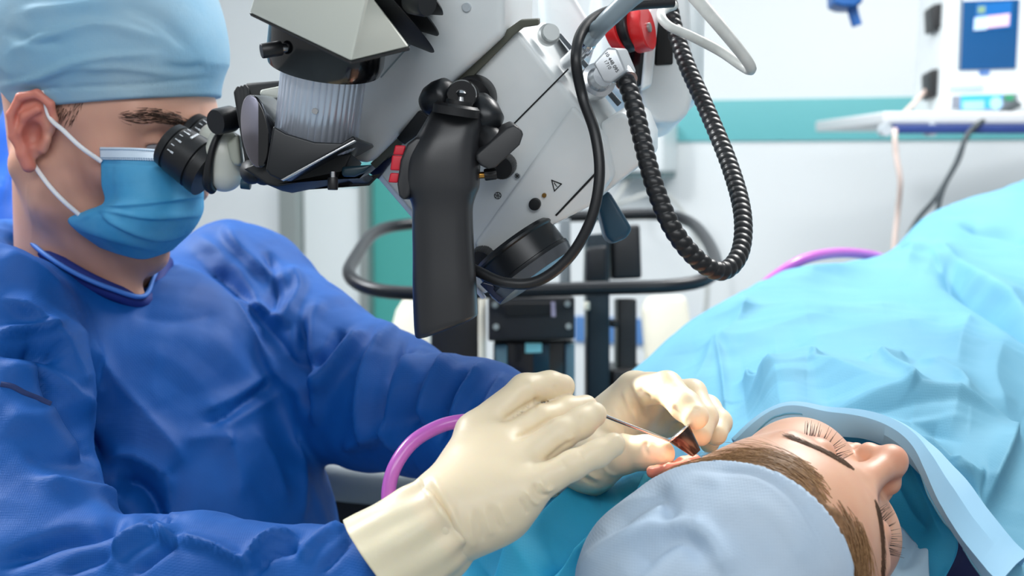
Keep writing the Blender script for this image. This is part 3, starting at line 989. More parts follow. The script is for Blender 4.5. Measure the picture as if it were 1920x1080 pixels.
def eyepiece(a, b, name, par):
    r = .0205
    e = lathe(name, a, b, [(0, r * .72), (.0, r * .86), (.03, r * .93), (.16, r * .97), (.18, r * .9), (.22, r * .9), (.24, r * 1.0), (.6, r * 1.06), (.72, r * 1.08), (.74, r * 1.0), (.78, r * 1.0), (.8, r * 1.1), (1.0, r * 1.12)], M_BLACK, par, m=56)
    lathe('ocular_lens', a + (b - a) * .02, a + (b - a) * .06, [(0, r * .66), (1, r * .7)], mat('ocular_glass', (30, 34, 48), .05, coat=1.0), e, m=32)
    T = unit(b - a)
    side = unit(np.cross(T, unit(CAM - a)))
    nn = unit(np.cross(side, T))
    mk = []
    for k in range(6):
        th = -.2 + k * .26
        rad = math.cos(th) * nn - math.sin(th) * side
        tng = math.sin(th) * nn + math.cos(th) * side
        c = a + (b - a) * .29 + rad * r * 1.0
        mk.append(box_geo(c, T * .0016, tng * .0004, rad * .0006))
        if k % 2 == 0:
            mk.append(box_geo(a + (b - a) * .36 + rad * r * 1.01, T * .0013, tng * .0008, rad * .0006))
    th = .95
    rad = math.cos(th) * nn - math.sin(th) * side
    tng = math.sin(th) * nn + math.cos(th) * side
    for k in range(5):
        mk.append(box_geo(a + (b - a) * .47 + rad * r * 1.03 + tng * (.0022 * (k - 2)), T * .0010, tng * .0008, rad * .0006))
    build('scale_marks', *join_geo(mk), mat('mark_white', (215, 220, 225), .5), e, smooth=False)
    return e


e1, e2 = P(314, 268, 1.165), P(392, 322, 1.16)
eyepiece(e1, e2, 'eyepiece', ms)
off = P(352, 246, 1.235) - P(314, 268, 1.165)
eyepiece(e1 + off, e2 + off, 'eyepiece', ms)


def pod(name, ca, cb, ra, rb, flat, material):
    """rounded eyepiece body, flattened along the sight line"""
    def f(p):
        return smin(rc(p, ca, (np.asarray(ca) + cb) / 2, ra, (ra + rb) / 2), rc(p, (np.asarray(ca) + cb) / 2, cb, (ra + rb) / 2, rb), .006)
    V, Q = isosurf(f, np.minimum(ca, cb) - .035, np.maximum(ca, cb) + .035, .0016)
    return build(name, V, Q, material, ms)


pod('eyepiece_body', P(418, 268, 1.15), P(420, 322, 1.155), .0125, .0165, 1, M_CREAM)
pod('eyepiece_body', P(400, 258, 1.205), P(412, 300, 1.21), .0125, .0145, 1, M_CREAM)
tube('black_band', [P(420, 238, 1.137), P(402, 268, 1.1345), P(392, 310, 1.136), P(390, 345, 1.142), P(398, 356, 1.15)], [.0028, .0028, .0032, .0045, .004], M_BLACK, ms, n=30)
pprism('pod_facet', [(424, 268), (446, 250), (452, 308), (438, 310), (430, 296)], 1.134, 1.15, mat('pod_grey', (176, 180, 166), .4), ms, bevel=.003)
lathe('pod_foot', P(452, 344, 1.13), P(470, 346, 1.13), disc_prof(S(10, 1.13)), M_PETROL, ms, m=24)

# ---- connectors, hoses and carrier at the right
D = 1.10
hx = [(1112, 116), (1138, 88), (1152, 86), (1190, 132), (1192, 140), (1166, 156), (1148, 158), (1130, 152)]
hx = [(1112, 118), (1138, 89), (1156, 90), (1174, 134), (1146, 156), (1131, 154)]
cf = [P(x, y, .985) for x, y in hx]
cb = [P(x + 20, y + 1, 1.012) for x, y in hx]
cn = prism('hose_connector', cf, cb, mat('silver_lacquer', (186, 190, 194), .32, .5), ms, .002)
tcu = bpy.data.curves.new('t', 'FONT')
tcu.body = '10 448 095\n1710'
tcu.align_x = 'CENTER'
tcu.size = .0036
tcu.space_line = .95
to = bpy.data.objects.new('t', tcu)
COL.objects.link(to)
bpy.context.view_layer.update()
tm = bpy.data.meshes.new_from_object(to.evaluated_get(bpy.context.evaluated_depsgraph_get()))
bpy.data.objects.remove(to)
cf0 = np.array(cf)
nx = unit(P(1162, 152, .985) - P(1130, 100, .985))
ny = unit(np.cross(unit(CAM - cf0.mean(0)), nx))
tv = np.array([v.co[:] for v in tm.vertices])
tw = P(1144, 118, .9845) + tv[:, :1] * nx + (tv[:, 1:2] + .0002) * ny
build('engraved_number', tw, [tuple(p.vertices) for p in tm.polygons], M_INK, cn, smooth=False)
lathe('hose_collar', P(1168, 140, 1.0), P(1175, 152, .995), [(0, .008), (1, .0082)], M_STEEL, cn, m=28)
HS = [P(1172, 146, .998), P(1188, 195, .99), P(1204, 262, .98), P(1226, 345, .97), P(1262, 430, .965), P(1312, 490, .97), P(1356, 508, .98), P(1388, 472, 1.0), P(1392, 400, 1.03), P(1368, 310, 1.07), P(1325, 205, 1.11), P(1287, 120, 1.14), P(1264, 50, 1.16), P(1252, -10, 1.17)]
tube('corrugated_hose', HS, [.0066, .0066, .0067, .0068, .007], mat('hose_black', (20, 21, 24), .36), ms, n=1000, m=20,
     rfun=lambda s, a: .90 + .13 * np.abs(np.sin((s * 2 * math.pi / .0066 + a) / 2)) ** .8)
tube('black_cable', [P(1262, 4, 1.05), P(1190, 10, 1.04), P(1128, 26, 1.03), P(1092, 58, 1.012), P(1080, 110, .995), P(1092, 180, 1.0), P(1116, 252, .99), P(1124, 330, .985), P(1108, 412, .985), P(1066, 484, .99), P(1006, 528, .995), P(946, 530, 1.0), P(898, 510, 1.01), P(860, 490, 1.02)],
     S(10.5, 1.0), mat('cable_black', (27, 28, 31), .4), ms, n=110, m=14)
tube('light_guide', [P(1216, -30, .985), P(1178, 0, .99), P(1136, 40, 1.0), P(1114, 64, 1.02)], [S(18, 1.05), S(17, 1.05), S(14, 1.05)], mat('cable_grey', (134, 148, 156), .35), ms, n=24)
lathe('guide_plug', P(1124, 52, 1.012), P(1103, 76, 1.03), [(0, S(16, 1.06)), (.9, S(16, 1.06)), (1, S(13, 1.06))], mat('plug_grey', (164, 182, 192), .3, .3), ms, m=32)
lathe('guide_nut', P(1106, 72, 1.028), P(1082, 104, 1.05), [(0, S(13, 1.07)), (.15, S(17, 1.07)), (.6, S(17, 1.07)), (.65, S(15, 1.07)), (1, S(14, 1.07))], M_STEEL, ms, m=60, rmod=KN(20, .02))
lathe('guide_socket', P(1086, 98, 1.046), P(1066, 120, 1.07), [(0, S(15, 1.08)), (1, S(17, 1.08))], M_STEEL, ms, m=32)
lathe('latch', P(1026, 68, 1.06), P(1034, 60, 1.05), [(0, S(20, 1.05)), (.3, S(21, 1.05)), (.5, S(21, 1.05)), (.55, S(17, 1.05)), (1, S(16, 1.05))], mat('latch_grey', (176, 180, 180), .3, .5), ms, m=36)
lathe('hose_socket', P(1110, 160, 1.06), P(1132, 142, 1.035), [(0, S(30, 1.05)), (.3, S(33, 1.05)), (.6, S(33, 1.05)), (.62, S(24, 1.05)), (1, S(20, 1.05))], M_STEEL, ms, m=40)
prism('guide_rail', [P(1044, 66, 1.10), P(1052, 62, 1.10), P(1166, 192, 1.06), P(1158, 200, 1.06)], [P(1044, 66, 1.13), P(1052, 62, 1.13), P(1166, 192, 1.10), P(1158, 200, 1.10)], mat('rail_grey', (74, 80, 86), .4, .4), ms, .001)
pprism('rear_mount', [(1010, -60), (1048, -60), (1120, 60), (1110, 110), (1060, 120), (1016, 46)], 1.16, 1.24, M_WHITE, ms, bevel=.008)
# carrier arm
pprism('carrier_arm', [(1218, -60), (1292, -60), (1298, 60), (1300, 180), (1290, 216), (1268, 231), (1228, 231), (1204, 200), (1200, 165)], 1.20, 1.32, M_WHITE, ms, bevel=.012)
pprism('carrier_arm_core', [(1120, -60), (1326, -60), (1322, 188), (1200, 200), (1120, 150)], 1.34, 1.5, M_WHITE, ms, bevel=.012)
pprism('arm_plate', [(1218, 14), (1238, 8), (1222, 160), (1203, 168)], 1.155, 1.17, M_WHITE, ms, bevel=.003)
pprism('arm_slot', [(1232, 16), (1264, 10), (1262, 120), (1228, 122)], 1.197, 1.21, mat('slot_black', (6, 6, 7), .6), ms, bevel=.002)
pprism('arm_gap', [(1164, 84), (1220, 20), (1206, 158), (1190, 166), (1170, 120)], 1.172, 1.23, M_BLACKG, ms, bevel=.002)
for k, (x0, x1, m_, r) in enumerate(((1152, 1170, M_RED, 43), (1170, 1190, M_BLACKM, 42), (1190, 1216, M_RED, 43))):
    lathe('brake_disc', P(x0, 58, 1.13), P(x1, 52, 1.125), [(0, S(r * .97, 1.13)), (.1, S(r, 1.13)), (.9, S(r, 1.13)), (1, S(r * .95, 1.13))], m_, ms, m=48)
lathe('disc_bolt', P(1214, 52, 1.125), P(1220, 51, 1.124), disc_prof(S(9, 1.13)), M_GREYMET, ms, m=20)
tube('white_hose', [P(1290, -20, 1.06), P(1318, 12, 1.05), P(1360, 62, 1.04), P(1398, 110, 1.04), P(1408, 130, 1.045), P(1392, 124, 1.055), P(1350, 96, 1.07), P(1296, 68, 1.08), P(1256, 50, 1.09), P(1240, 32, 1.1), P(1244, 18, 1.12), P(1262, 10, 1.14)],
     [S(14, 1.05), S(13, 1.05), S(11.5, 1.05), S(10, 1.05), S(9.5, 1.06), S(9, 1.06), S(9.5, 1.08), S(10, 1.1)], M_PALE, ms, n=90)
pprism('splash_guard', [(1118, 372), (1142, 356), (1186, 428), (1176, 446), (1150, 456), (1136, 444)], 1.13, 1.17, M_PETROL, ms, bevel=.004)
# light of the microscope, falling on the ear
sl = bpy.data.lights.new('microscope_light', 'SPOT')
sl.energy = 8.0
sl.spot_size = math.radians(20)
sl.spot_blend = 0.25
sl.shadow_soft_size = 0.012
sl.color = (1.0, 0.93, 0.80)
so = bpy.data.objects.new('microscope_light', sl)
COL.objects.link(so)
so.location = oa + (ob - oa) * 1.5
so.rotation_euler = (Vector(P(1272, 822, 1.0)) - Vector(so.location)).to_track_quat('-Z', 'Y').to_euler()

# ---------------------------------------------------------------- people: shared head shape
def head_sdf(q, male=True, closed=False, neck=True, slit=False):
    """head in its own frame: x forward, y left, z up, origin between the ear canals (metres)"""
    qa = q.copy()
    qa[:, 1] = np.abs(qa[:, 1])
    d = ell(q, (-.008, 0, .044), (.1, .077, .092))
    d = smin(d, ell(q, (.038, 0, .032), (.052, .064, .074)), .02)
    d = smin(d, ell(q, (.036, 0, -.035), (.052, .054, .064)), .025)
    jw = .053 if male else .047
    d = smin(d, rc(qa, (.0, jw, -.03), (.012, jw, -.058), .018, .016), .02)
    d = smin(d, rc(qa, (.012, jw, -.058), (.07, .012, -.092 if male else -.086), .016, .018), .02)
    d = smin(d, sph(q, (.082, 0, -.088 if male else -.082), .014), .015)
    ez = .0155 if male else .0235
    br = .0115 if male else .009
    d = smin(d, rc(qa, (.083 if male else .081, .010, .038), (.067, .048, .042), br, br), .014)
    d = smin(d, sph(qa, (.056, .046, -.008), .021) if male else ell(qa, (.050, .034, -.022), (.037, .034, .040)), .022)
    d = smax(d, -sph(qa, (.1015, .034, ez + .0005), .0195), .012)
    lid = sph(qa, (.0755, .0325, ez), .0132 if closed else .0138)
    d = smin(d, lid, .005)
    if slit:
        d = smax(d, -ell(qa, (.0885, .034, .0150), (.010, .0150, .0040)), .002)
    d = smin(d, rc(q, (.087, 0, .028), (.1085, 0, -.012), .0085, .0105), .013)
    d = smin(d, sph(q, (.1105, 0, -.0160), .0118), .007)
    d = smin(d, sph(qa, (.0995, .0125, -.021), .0085), .007)
    d = smax(d, -rc(qa, (.1065, .0065, -.0285), (.1015, .006, -.02), .0032, .0035), .003)
    d = smin(d, rc(q, (.089, -.018, -.052), (.089, .018, -.052), .006, .006), .008)
    d = smin(d, rc(q, (.086, -.016, -.062), (.086, .016, -.062), .007, .007), .006)
    return d


def ear_sdf(qa):
    """ear on the +y side"""
    ct = [(.006, .0755, .004), (.010, .079, .016), (.006, .0835, .029), (-.006, .088, .0345), (-.019, .0925, .027), (-.0235, .094, .010), (-.019, .0915, -.008), (-.0095, .0865, -.0195)]
    rr = [.0030, .0034, .0036, .0038, .0038, .0036, .0034, .0036]
    d = None
    for i in range(len(ct) - 1):
        e = rc(qa, ct[i], ct[i + 1], rr[i], rr[i + 1])
        d = e if d is None else smin(d, e, .002)
    d = smin(d, rc(qa, (-.0085, .086, -.021), (-.003, .083, -.029), .0058, .0062), .005)      # lobe
    ax = [(-.004, .0855, .021), (-.0125, .0885, .012), (-.0135, .0885, -.002), (-.008, .0855, -.014)]
    for i in range(3):
        d = smin(d, rc(qa, ax[i], ax[i + 1], .0036, .0036), .004)
    pl_ = ell(qa, (-.008, .082, .004), (.0165, .0042, .030), EARR)
    d = smin(d, pl_, .003)
    d = smin(d, rc(qa, (-.012, .074, .02), (-.012, .074, -.016), .008, .008), .008)
    d = smin(d, rc(qa, (.006, .078, -.003), (.004, .078, -.012), .0036, .004), .003)           # tragus
    d = smax(d, -ell(qa, (-.0035, .0865, -.001), (.0075, .0085, .011)), .003)                  # bowl
    return d


_t = math.radians(24)
EARR = np.array([[math.cos(_t), math.sin(_t), 0], [-math.sin(_t), math.cos(_t), 0], [0, 0, 1]], np.float32)


class Pose:
    def __init__(self, f, l, u, t, s):
        R = np.stack([f, l, u], 1)
        U_, _, Vt = np.linalg.svd(R)
        self.R = CR @ (U_ @ Vt)
        self.t = cw(np.array(t))
        self.s = s

    def w(self, q):
        return (np.asarray(q, float) * self.s) @ self.R.T + self.t

    def l(self, p):
        return (((np.asarray(p, float) - self.t) @ self.R) / self.s).astype(np.float32)


def project(f, q, n=6):
    q = np.asarray(q, np.float32)
    for _ in range(n):
        g, v = grad(f, q)
        q = q - (v / np.maximum((g * g).sum(1), .05))[:, None] * g
    return q


# ---------------------------------------------------------------- the surgeon
SK = mat('skin_surgeon', (196, 150, 130), .5, sss=.22, sss_r=(.008, .003, .0015), attr='col', bump=[('noise', 700, .12, .0006)])
GOWN = mat('gown_blue', (0, 76, 152), .62, spec=.3, noise=(22, (4, 88, 168), .6), bump=[('dots', 640, .25, .0006), ('noise', 30, .12, .004)])
SCRUB = mat('scrub_navy', (14, 40, 120), .75)
CAPM = mat('cap_blue', (150, 198, 226), .7, trans=.25, noise=(14, (176, 206, 222), .9), bump=[('dots', 620, .12, .0004), ('noise', 45, .25, .004)])
CAPB = mat('cap_band_blue', (142, 196, 230), .7, trans=.2, bump=[('dots', 620, .12, .0004)])
MASKM = mat('mask_blue', (70, 168, 220), .7, trans=.2, noise=(26, (104, 188, 230), .8), bump=[('dots', 900, .15, .0004), ('noise', 60, .2, .003)])
MASKW = mat('mask_white_strip', (206, 222, 238), .7, bump=[('dots', 900, .2, .0004)])
ELAST = mat('white_elastic', (236, 236, 238), .7)
GLOVE = mat('latex_cream', (232, 216, 186), .42, sss=.35, sss_r=(.006, .004, .002), bump=[('noise', 260, .10, .0008), ('noise', 60, .15, .002)])

sg = thing('person', 'surgeon in blue gown, cap, face mask and cream gloves looking into the eyepieces', 'person', [P(300, 900, 1.34)[0], P(300, 900, 1.34)[1], 0.0])
HS_ = Pose((.878, -.321, -.355), (.383, .916, .118), (.288, -.24, .927), (-.373, 1.278, .141), 1.0)
nkA, nkB = HS_.w((-.022, 0, -.03)), P(168, 610, 1.335)


def f_sh(p):
    q = HS_.l(p)
    d = head_sdf(q, True, False, slit=True)
    qa = q.copy()
    qa[:, 1] = np.abs(qa[:, 1])
    d = smin(d, ear_sdf(qa), .002)
    d = smin(d, rc(p, nkA, nkB, .056, .066), .03)
    # the cord at the side of the neck
    d = smin(d, rc(p, HS_.w((-.03, -.055, -.04)), P(250, 560, 1.27), .012, .010), .02)
    return d


V, Q = isosurf(f_sh, HS_.t - np.array([.16, .16, .30]), HS_.t + np.array([.16, .16, .17]), .0021)
ql = HS_.l(V)
N_ = normals(V, Q)
base = np.array(lin(214, 162, 140)[:3])
C = np.tile(base, (len(V), 1))


def blend(C, m, rgb):
    c = np.array(lin(*rgb)[:3])
    return C * (1 - m[:, None]) + c * m[:, None]


nz = wav(ql, 3, 90) * .5 + wav(ql, 4, 260) * .5
C = blend(C, np.clip(.28 + .2 * nz, 0, .6) * np.clip(-(ql[:, 2] + .0) * 30, 0, 1) * (ql[:, 0] > -.01) * np.clip((ql[:, 2] + .13) * 20, 0, 1), (150, 112, 100))      # shaven cheek
earm = np.clip((np.abs(ql[:, 1]) - .078) / .006, 0, 1) * (ql[:, 0] < .02)
C = blend(C, earm * .75, (214, 120, 104))
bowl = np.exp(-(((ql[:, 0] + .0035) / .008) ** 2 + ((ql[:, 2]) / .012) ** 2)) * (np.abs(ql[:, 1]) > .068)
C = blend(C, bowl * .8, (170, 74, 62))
C = blend(C, np.clip(.2 + .3 * nz, 0, .5) * np.exp(-((ql[:, 0] - .06) / .03) ** 2 - ((ql[:, 2] + .005) / .03) ** 2), (196, 128, 112))
build('body', V, Q, SK, sg, cols=C, fix=False)

# eyes, eyebrow, temple hair
for s in (-1, 1):
    c = HS_.w((.0755, s * .0325, .0155))
    fw_ = HS_.R @ unit((1, 0, -.35))
    e = lathe('eye', c, c + fw_ * .0123, [(-1, .0002), (-.92, .0048), (-.7, .0088), (-.3, .0117), (0, .0123), (.3, .0117), (.7, .0088), (.92, .0048), (1, .0002)], mat('eye_white_shaded', (168, 164, 166), .15), sg, m=28, auto=None)  # eye white greyed, the shade of the lashes put into its colour
    tube('eyelashes', [HS_.w(q) for q in ((.0868, s * .0215, .0175), (.0862, s * .0300, .0205), (.0810, s * .0400, .0200), (.0735, s * .0478, .0165))], .0011, mat('lash_black', (30, 22, 20), .6), sg, n=16, m=8)
    lathe('iris', c + fw_ * .0110, c + fw_ * .0126, [(0, .0058), (.6, .0052), (1, .0005)], mat('iris_dark', (40, 34, 34), .1), e, m=24)


def strands(f, pose, roots, dirs, length, lift, r, seg=5, curl=0.0, grav=None, seed=0, taper=True):
    """hair: thin three sided tapering strands that follow a surface given in the pose's frame"""
    rg_ = np.random.default_rng(seed)
    q = project(f, roots)
    n = len(q)
    L = np.asarray(length) * rg_.uniform(.75, 1.2, n)
    lf = lift * rg_.uniform(.2, 1.0, n)
    pts = [q.copy()]
    dcur = np.asarray(dirs, float)
    cdir = rg_.normal(size=(n, 3)) * curl
    for k in range(1, seg):
        dcur = dcur + cdir / seg + (0 if grav is None else np.asarray(grav) / seg)
        dcur /= np.linalg.norm(dcur, axis=1)[:, None]
        g, v = grad(f, q)
        g /= np.linalg.norm(g, axis=1)[:, None] + 1e-9
        tdir = dcur - g * (dcur * g).sum(1)[:, None]
        tdir /= np.linalg.norm(tdir, axis=1)[:, None] + 1e-9
        q = (q + tdir * (L / (seg - 1))[:, None]).astype(np.float32)
        g, v = grad(f, q)
        q = q - (v / np.maximum((g * g).sum(1), .05))[:, None] * g
        gn = g / (np.linalg.norm(g, axis=1)[:, None] + 1e-9)
        pts.append(q + gn * (lf * math.sin(min(k / (seg - 1), 1) * 1.9))[:, None])
    C_ = np.stack([pose.w(p) for p in pts], 1)        # n, seg, 3
    T = np.gradient(C_, axis=1)
    T /= np.linalg.norm(T, axis=2)[..., None] + 1e-12
    a = np.cross(T, np.array([.3, .5, .8]))
    a /= np.linalg.norm(a, axis=2)[..., None] + 1e-12
    b = np.cross(T, a)
    rad = r * (np.linspace(1, .25, seg) if taper else np.ones(seg)) * rg_.uniform(.7, 1.25, (n, 1))
    R = []
    for k in range(3):
        th = k * 2.0944
        R.append(C_ + rad[..., None] * (math.cos(th) * a + math.sin(th) * b))
    R = np.stack(R, 2).reshape(n * seg * 3, 3)
    i = (np.arange(n)[:, None, None] * seg + np.arange(seg - 1)[None, :, None]) * 3
    j = np.arange(3)[None, None]
    j2 = (j + 1) % 3
    Qd = np.stack([i + j, i + j2, i + 3 + j2, i + 3 + j], -1).reshape(-1, 4)
    return R, Qd


HM = lambda q: head_sdf(q, True)
HAIR_D = mat('hair_dark_brown', (62, 44, 34), .55)
n = 260
t = RNG.uniform(0, 1, n)
for s in (-1, 1):
    rt = np.stack([.089 - .022 * t ** 1.5, s * (.012 + .044 * t), .041 + .004 * np.sin(t * 3) - .002 * t + RNG.normal(0, .0019, n)], 1)
    dr = np.stack([-.35 * np.ones(n), s * np.ones(n), .25 - .5 * t], 1)
    build('eyebrow', *strands(HM, HS_, rt, dr, .009, .0012, .00028, 4, .2, seed=3), HAIR_D, sg, fix=False)
n = 420
rt = np.stack([RNG.uniform(-.006, .032, n), -np.full(n, .075), RNG.uniform(.005, .055, n)], 1)
rt = rt[(rt[:, 0] < .022 + .3 * (rt[:, 2] - .01)) & (rt[:, 2] > .02 - .2 * rt[:, 0])]
build('hair', *strands(HM, HS_, rt, np.tile([-.3, 0, -1.0], (len(rt), 1)), .008, .0008, .00018, 3, .3, seed=5), HAIR_D, sg, fix=False)


# cap
def brim(q):      # height above the cap's lower edge, in the head frame
    return q[:, 2] - (.0175 + .415 * np.clip(q[:, 0] + .02, -.02, .2) - .0 * q[:, 0]) - .25 * np.clip(-.03 - q[:, 0], 0, .1)


def f_cap(p):
    q = HS_.l(p)
    d = ell(q, (-.010, 0, .058), (.113, .089, .118))
    d = smin(d, ell(q, (-.03, 0, .10), (.10, .092, .085)), .04)
    hd = head_sdf(q, True) - .0055
    band = np.clip(1 - brim(q) / .03, 0, 1)
    d = d * (1 - band) + np.minimum(hd, d + .02) * band
    return smax(d, -brim(q), .003)


V, Q = isosurf(f_cap, HS_.t - np.array([.16, .16, .03]), HS_.t + np.array([.18, .16, .23]), .0022)
N_ = normals(V, Q)
V = folds(V, N_, [([(20, 92), (100, 62), (190, 42), (300, 70)], 4, 14, 5), ([(5, 160), (80, 140), (130, 118), (200, 105), (300, 100)], 4, 12, 5), ([(40, 20), (120, 10), (260, -5)], 4, 16, 7),
                  ([(230, 10), (300, 40), (350, 90)], -3, 10, 12), ([(10, 60), (60, 80), (120, 80)], -3, 8, 14), ([(300, 120), (350, 128), (385, 120)], -2, 8, 8), ([(120, 165), (250, 160), (390, 146)], -1.6, 4, 5),
                  ([(20, 172), (120, 165)], -1.6, 4, 5), ([(150, 130), (230, 128), (330, 140)], 2, 7, 7)])
N_ = normals(V, Q)
V = V + N_ * (wav(V, 11, 60) * .0009 * np.clip(brim(HS_.l(V)) / .02, .1, 1))[:, None]
build('surgical_cap', V, Q, CAPM, sg, fix=False)
tube('cap_tie', [P(30, 168, 1.30), P(12, 170, 1.32), P(-6, 160, 1.34), P(-30, 175, 1.35)], [.006, .008, .006, .005], CAPB, sg, n=20)
tube('cap_tie', [P(25, 172, 1.30), P(8, 178, 1.33), P(-2, 200, 1.35), P(-14, 235, 1.36)], [.005, .006, .005, .004], CAPB, sg, n=20)

# mask
ctrl = [[(188, 276, 1.196), (232, 277, 1.178), (284, 280, 1.180), (334, 286, 1.205), (352, 287, 1.28)],
        [(189, 305, 1.194), (234, 306, 1.172), (294, 308, 1.172), (362, 312, 1.205), (372, 312, 1.29)],
        [(190, 345, 1.192), (236, 345, 1.168), (300, 344, 1.168), (374, 345, 1.21), (380, 345, 1.30)],
        [(192, 384, 1.194), (238, 386, 1.164), (304, 383, 1.166), (377, 376, 1.215), (378, 376, 1.31)],
        [(130, 408, 1.214), (228, 412, 1.166), (304, 412, 1.168), (376, 400, 1.22), (374, 400, 1.31)],
        [(142, 432, 1.218), (214, 444, 1.178), (292, 448, 1.182), (360, 432, 1.228), (352, 430, 1.31)],
        [(186, 464, 1.236), (226, 478, 1.204), (272, 486, 1.208), (322, 470, 1.24), (316, 468, 1.31)]]
nr, nc = 110, 110
G = grid_surface(ctrl, nr, nc).reshape(-1, 3)
Qm = grid_faces(nr, nc)
N_ = normals(G, Qm)
G = folds(G, N_, [([(192, 388), (260, 384), (378, 368)], 2.6, 3, 9), ([(150, 412), (190, 396), (280, 408), (376, 404)], 2.2, 4, 9), ([(190, 396), (215, 420), (290, 448), (350, 440)], 2.2, 4, 10),
                  ([(145, 428), (220, 452), (300, 470)], 1.4, 4, 9), ([(188, 306), (250, 308), (310, 309)], -.8, 2.5, 2.5), ([(210, 300), (212, 380)], -.6, 5, 5), ([(200, 340), (290, 330)], 1, 12, 20)])
N_ = normals(G, Qm)
Vs, Qs = sheet(G, Qm, nr, nc, .0012, N_)
mk = build('face_mask', Vs, Qs, MASKM, sg, fix=False)
top = G.reshape(nr, nc, 3)[0:16:1]
st = top.reshape(-1, 3) + normals(G, Qm).reshape(nr, nc, 3)[0:16].reshape(-1, 3) * .0006
Vs, Qs = sheet(st, grid_faces(16, nc), 16, nc, .0005, normals(st, grid_faces(16, nc)))
ns_ = build('nose_strip', Vs, Qs, MASKW, mk, fix=False)
dots = []
Gt, Nt = G.reshape(nr, nc, 3), N_.reshape(nr, nc, 3)
for rr_ in (3, 13, 15):
    for cc_ in range(1, 70, 2):
        c_ = Gt[rr_, cc_] + Nt[rr_, cc_] * .0010
        u_ = unit(Gt[rr_, cc_ + 1] - Gt[rr_, cc_])
        dots.append(box_geo(c_, u_ * .0007, unit(np.cross(Nt[rr_, cc_], u_)) * .0003, Nt[rr_, cc_] * .0003))
build('stitching', *join_geo(dots), mat('stitch_grey', (120, 150, 180), .7), mk, smooth=False)
tube('ear_loop', [HS_.w((-.004, -.0835, .038)), P(92, 218, 1.196), P(120, 246, 1.186), P(152, 276, 1.184), P(190, 303, 1.192)], .0020, ELAST, mk, n=40, m=10)
tube('ear_loop', [P(58, 300, 1.23), P(70, 318, 1.212), P(92, 348, 1.2), P(118, 376, 1.2), P(150, 404, 1.208)], .0020, ELAST, mk, n=40, m=10)

# gown
def f_gown(p):
    d = rc(p, P(246, 760, 1.36), P(300, 1000, 1.36), .140, .160)
    d = smin(d, rc(p, P(300, 1000, 1.36), P(300, 1400, 1.36), .160, .165), .05)
    d = smin(d, rc(p, P(130, 640, 1.36), P(-50, 655, 1.18), .070, .082), .04)
    d = smin(d, rc(p, P(50, 500, 1.42), P(-70, 540, 1.30), .048, .06), .04)
    d = smin(d, rc(p, P(290, 610, 1.42), P(446, 560, 1.46), .060, .074), .04)
    sl = rc(p, P(446, 560, 1.46), P(688, 748, 1.33), .074, .064)
    sl = smin(sl, rc(p, P(694, 752, 1.33), P(905, 806, 1.19), .063, .049), .02)
    sl = smin(sl, rc(p, P(905, 806, 1.19), P(1040, 832, 1.105), .049, .036), .02)
    sl = smin(sl, rc(p, P(720, 694, 1.33), P(756, 706, 1.30), .036, .034), .03)
    sl = smin(sl, rc(p, P(850, 742, 1.21), P(890, 760, 1.19), .030, .032), .03)
    d = smin(d, sl, .03)
    ar = rc(p, P(-50, 650, 1.16), P(52, 1110, 1.03), .084, .072)
    ar = smin(ar, rc(p, P(52, 1120, 1.03), P(420, 1140, .955), .070, .056), .03)
    ar = smin(ar, rc(p, P(420, 1140, .955), P(705, 1085, .905), .056, .034), .03)
    d = smin(d, ar, .022)
    # neck opening
    d = smax(d, -rc(p, P(150, 420, 1.31), P(190, 585, 1.325), .064, .060), .008)
    return d


lo_ = np.minimum(P(-160, 1500, .9), P(-160, 1500, 1.55)) - .05
V, Q = isosurf(f_gown, (-.72, .82, P(300, 1330, 1.3)[2]), (.13, 1.58, P(300, 380, 1.3)[2] + .03), .0034)
N_ = normals(V, Q)
V = V + N_ * (wav(V, 21, 14, 5) * .002 + crumple(V, 23, .10, 5) * .0042 + crumple(V, 24, .045, 5) * .0014)[:, None]
GF = [  # chest
    ([(0, 560), (70, 610), (120, 680), (158, 762)], 13, 9, 46), ([(85, 588), (150, 650), (215, 714), (313, 825), (350, 880)], 8, 30, 22), ([(60, 640), (112, 740), (150, 795), (192, 868)], -22, 16, 14),
    ([(326, 492), (418, 564), (496, 656), (560, 740)], 11, 46, 12), ([(360, 480), (440, 540), (520, 640), (562, 720)], -9, 12, 14), ([(431, 566), (490, 576), (542, 606)], 7, 12, 9), ([(250, 590), (330, 602), (420, 592)], -4, 16, 26),
    ([(385, 795), (420, 785), (457, 756), (529, 706)], -6, 7, 7), ([(370, 775), (440, 745), (520, 690)], 5, 9, 16), ([(400, 810), (470, 772), (540, 730)], 4, 12, 9), ([(196, 862), (240, 858), (287, 880), (306, 900)], 9, 8, 22),
    ([(215, 895), (265, 905), (295, 945), (306, 1000)], -26, 26, 20), ([(313, 880), (318, 950), (326, 1020)], 8, 22, 10), ([(335, 830), (400, 820), (440, 830)], 4, 14, 18), ([(420, 810), (445, 870), (450, 940)], 4, 14, 18), ([(470, 800), (510, 860), (540, 950)], 4, 16, 14),
    ([(300, 640), (285, 720), (300, 770)], 2.5, 30, 30), ([(90, 470), (150, 520), (230, 556)], 3, 8, 16), ([(0, 470), (60, 500), (120, 560)], 5, 14, 14), ([(555, 800), (568, 880), (566, 980)], 5, 12, 10),
]
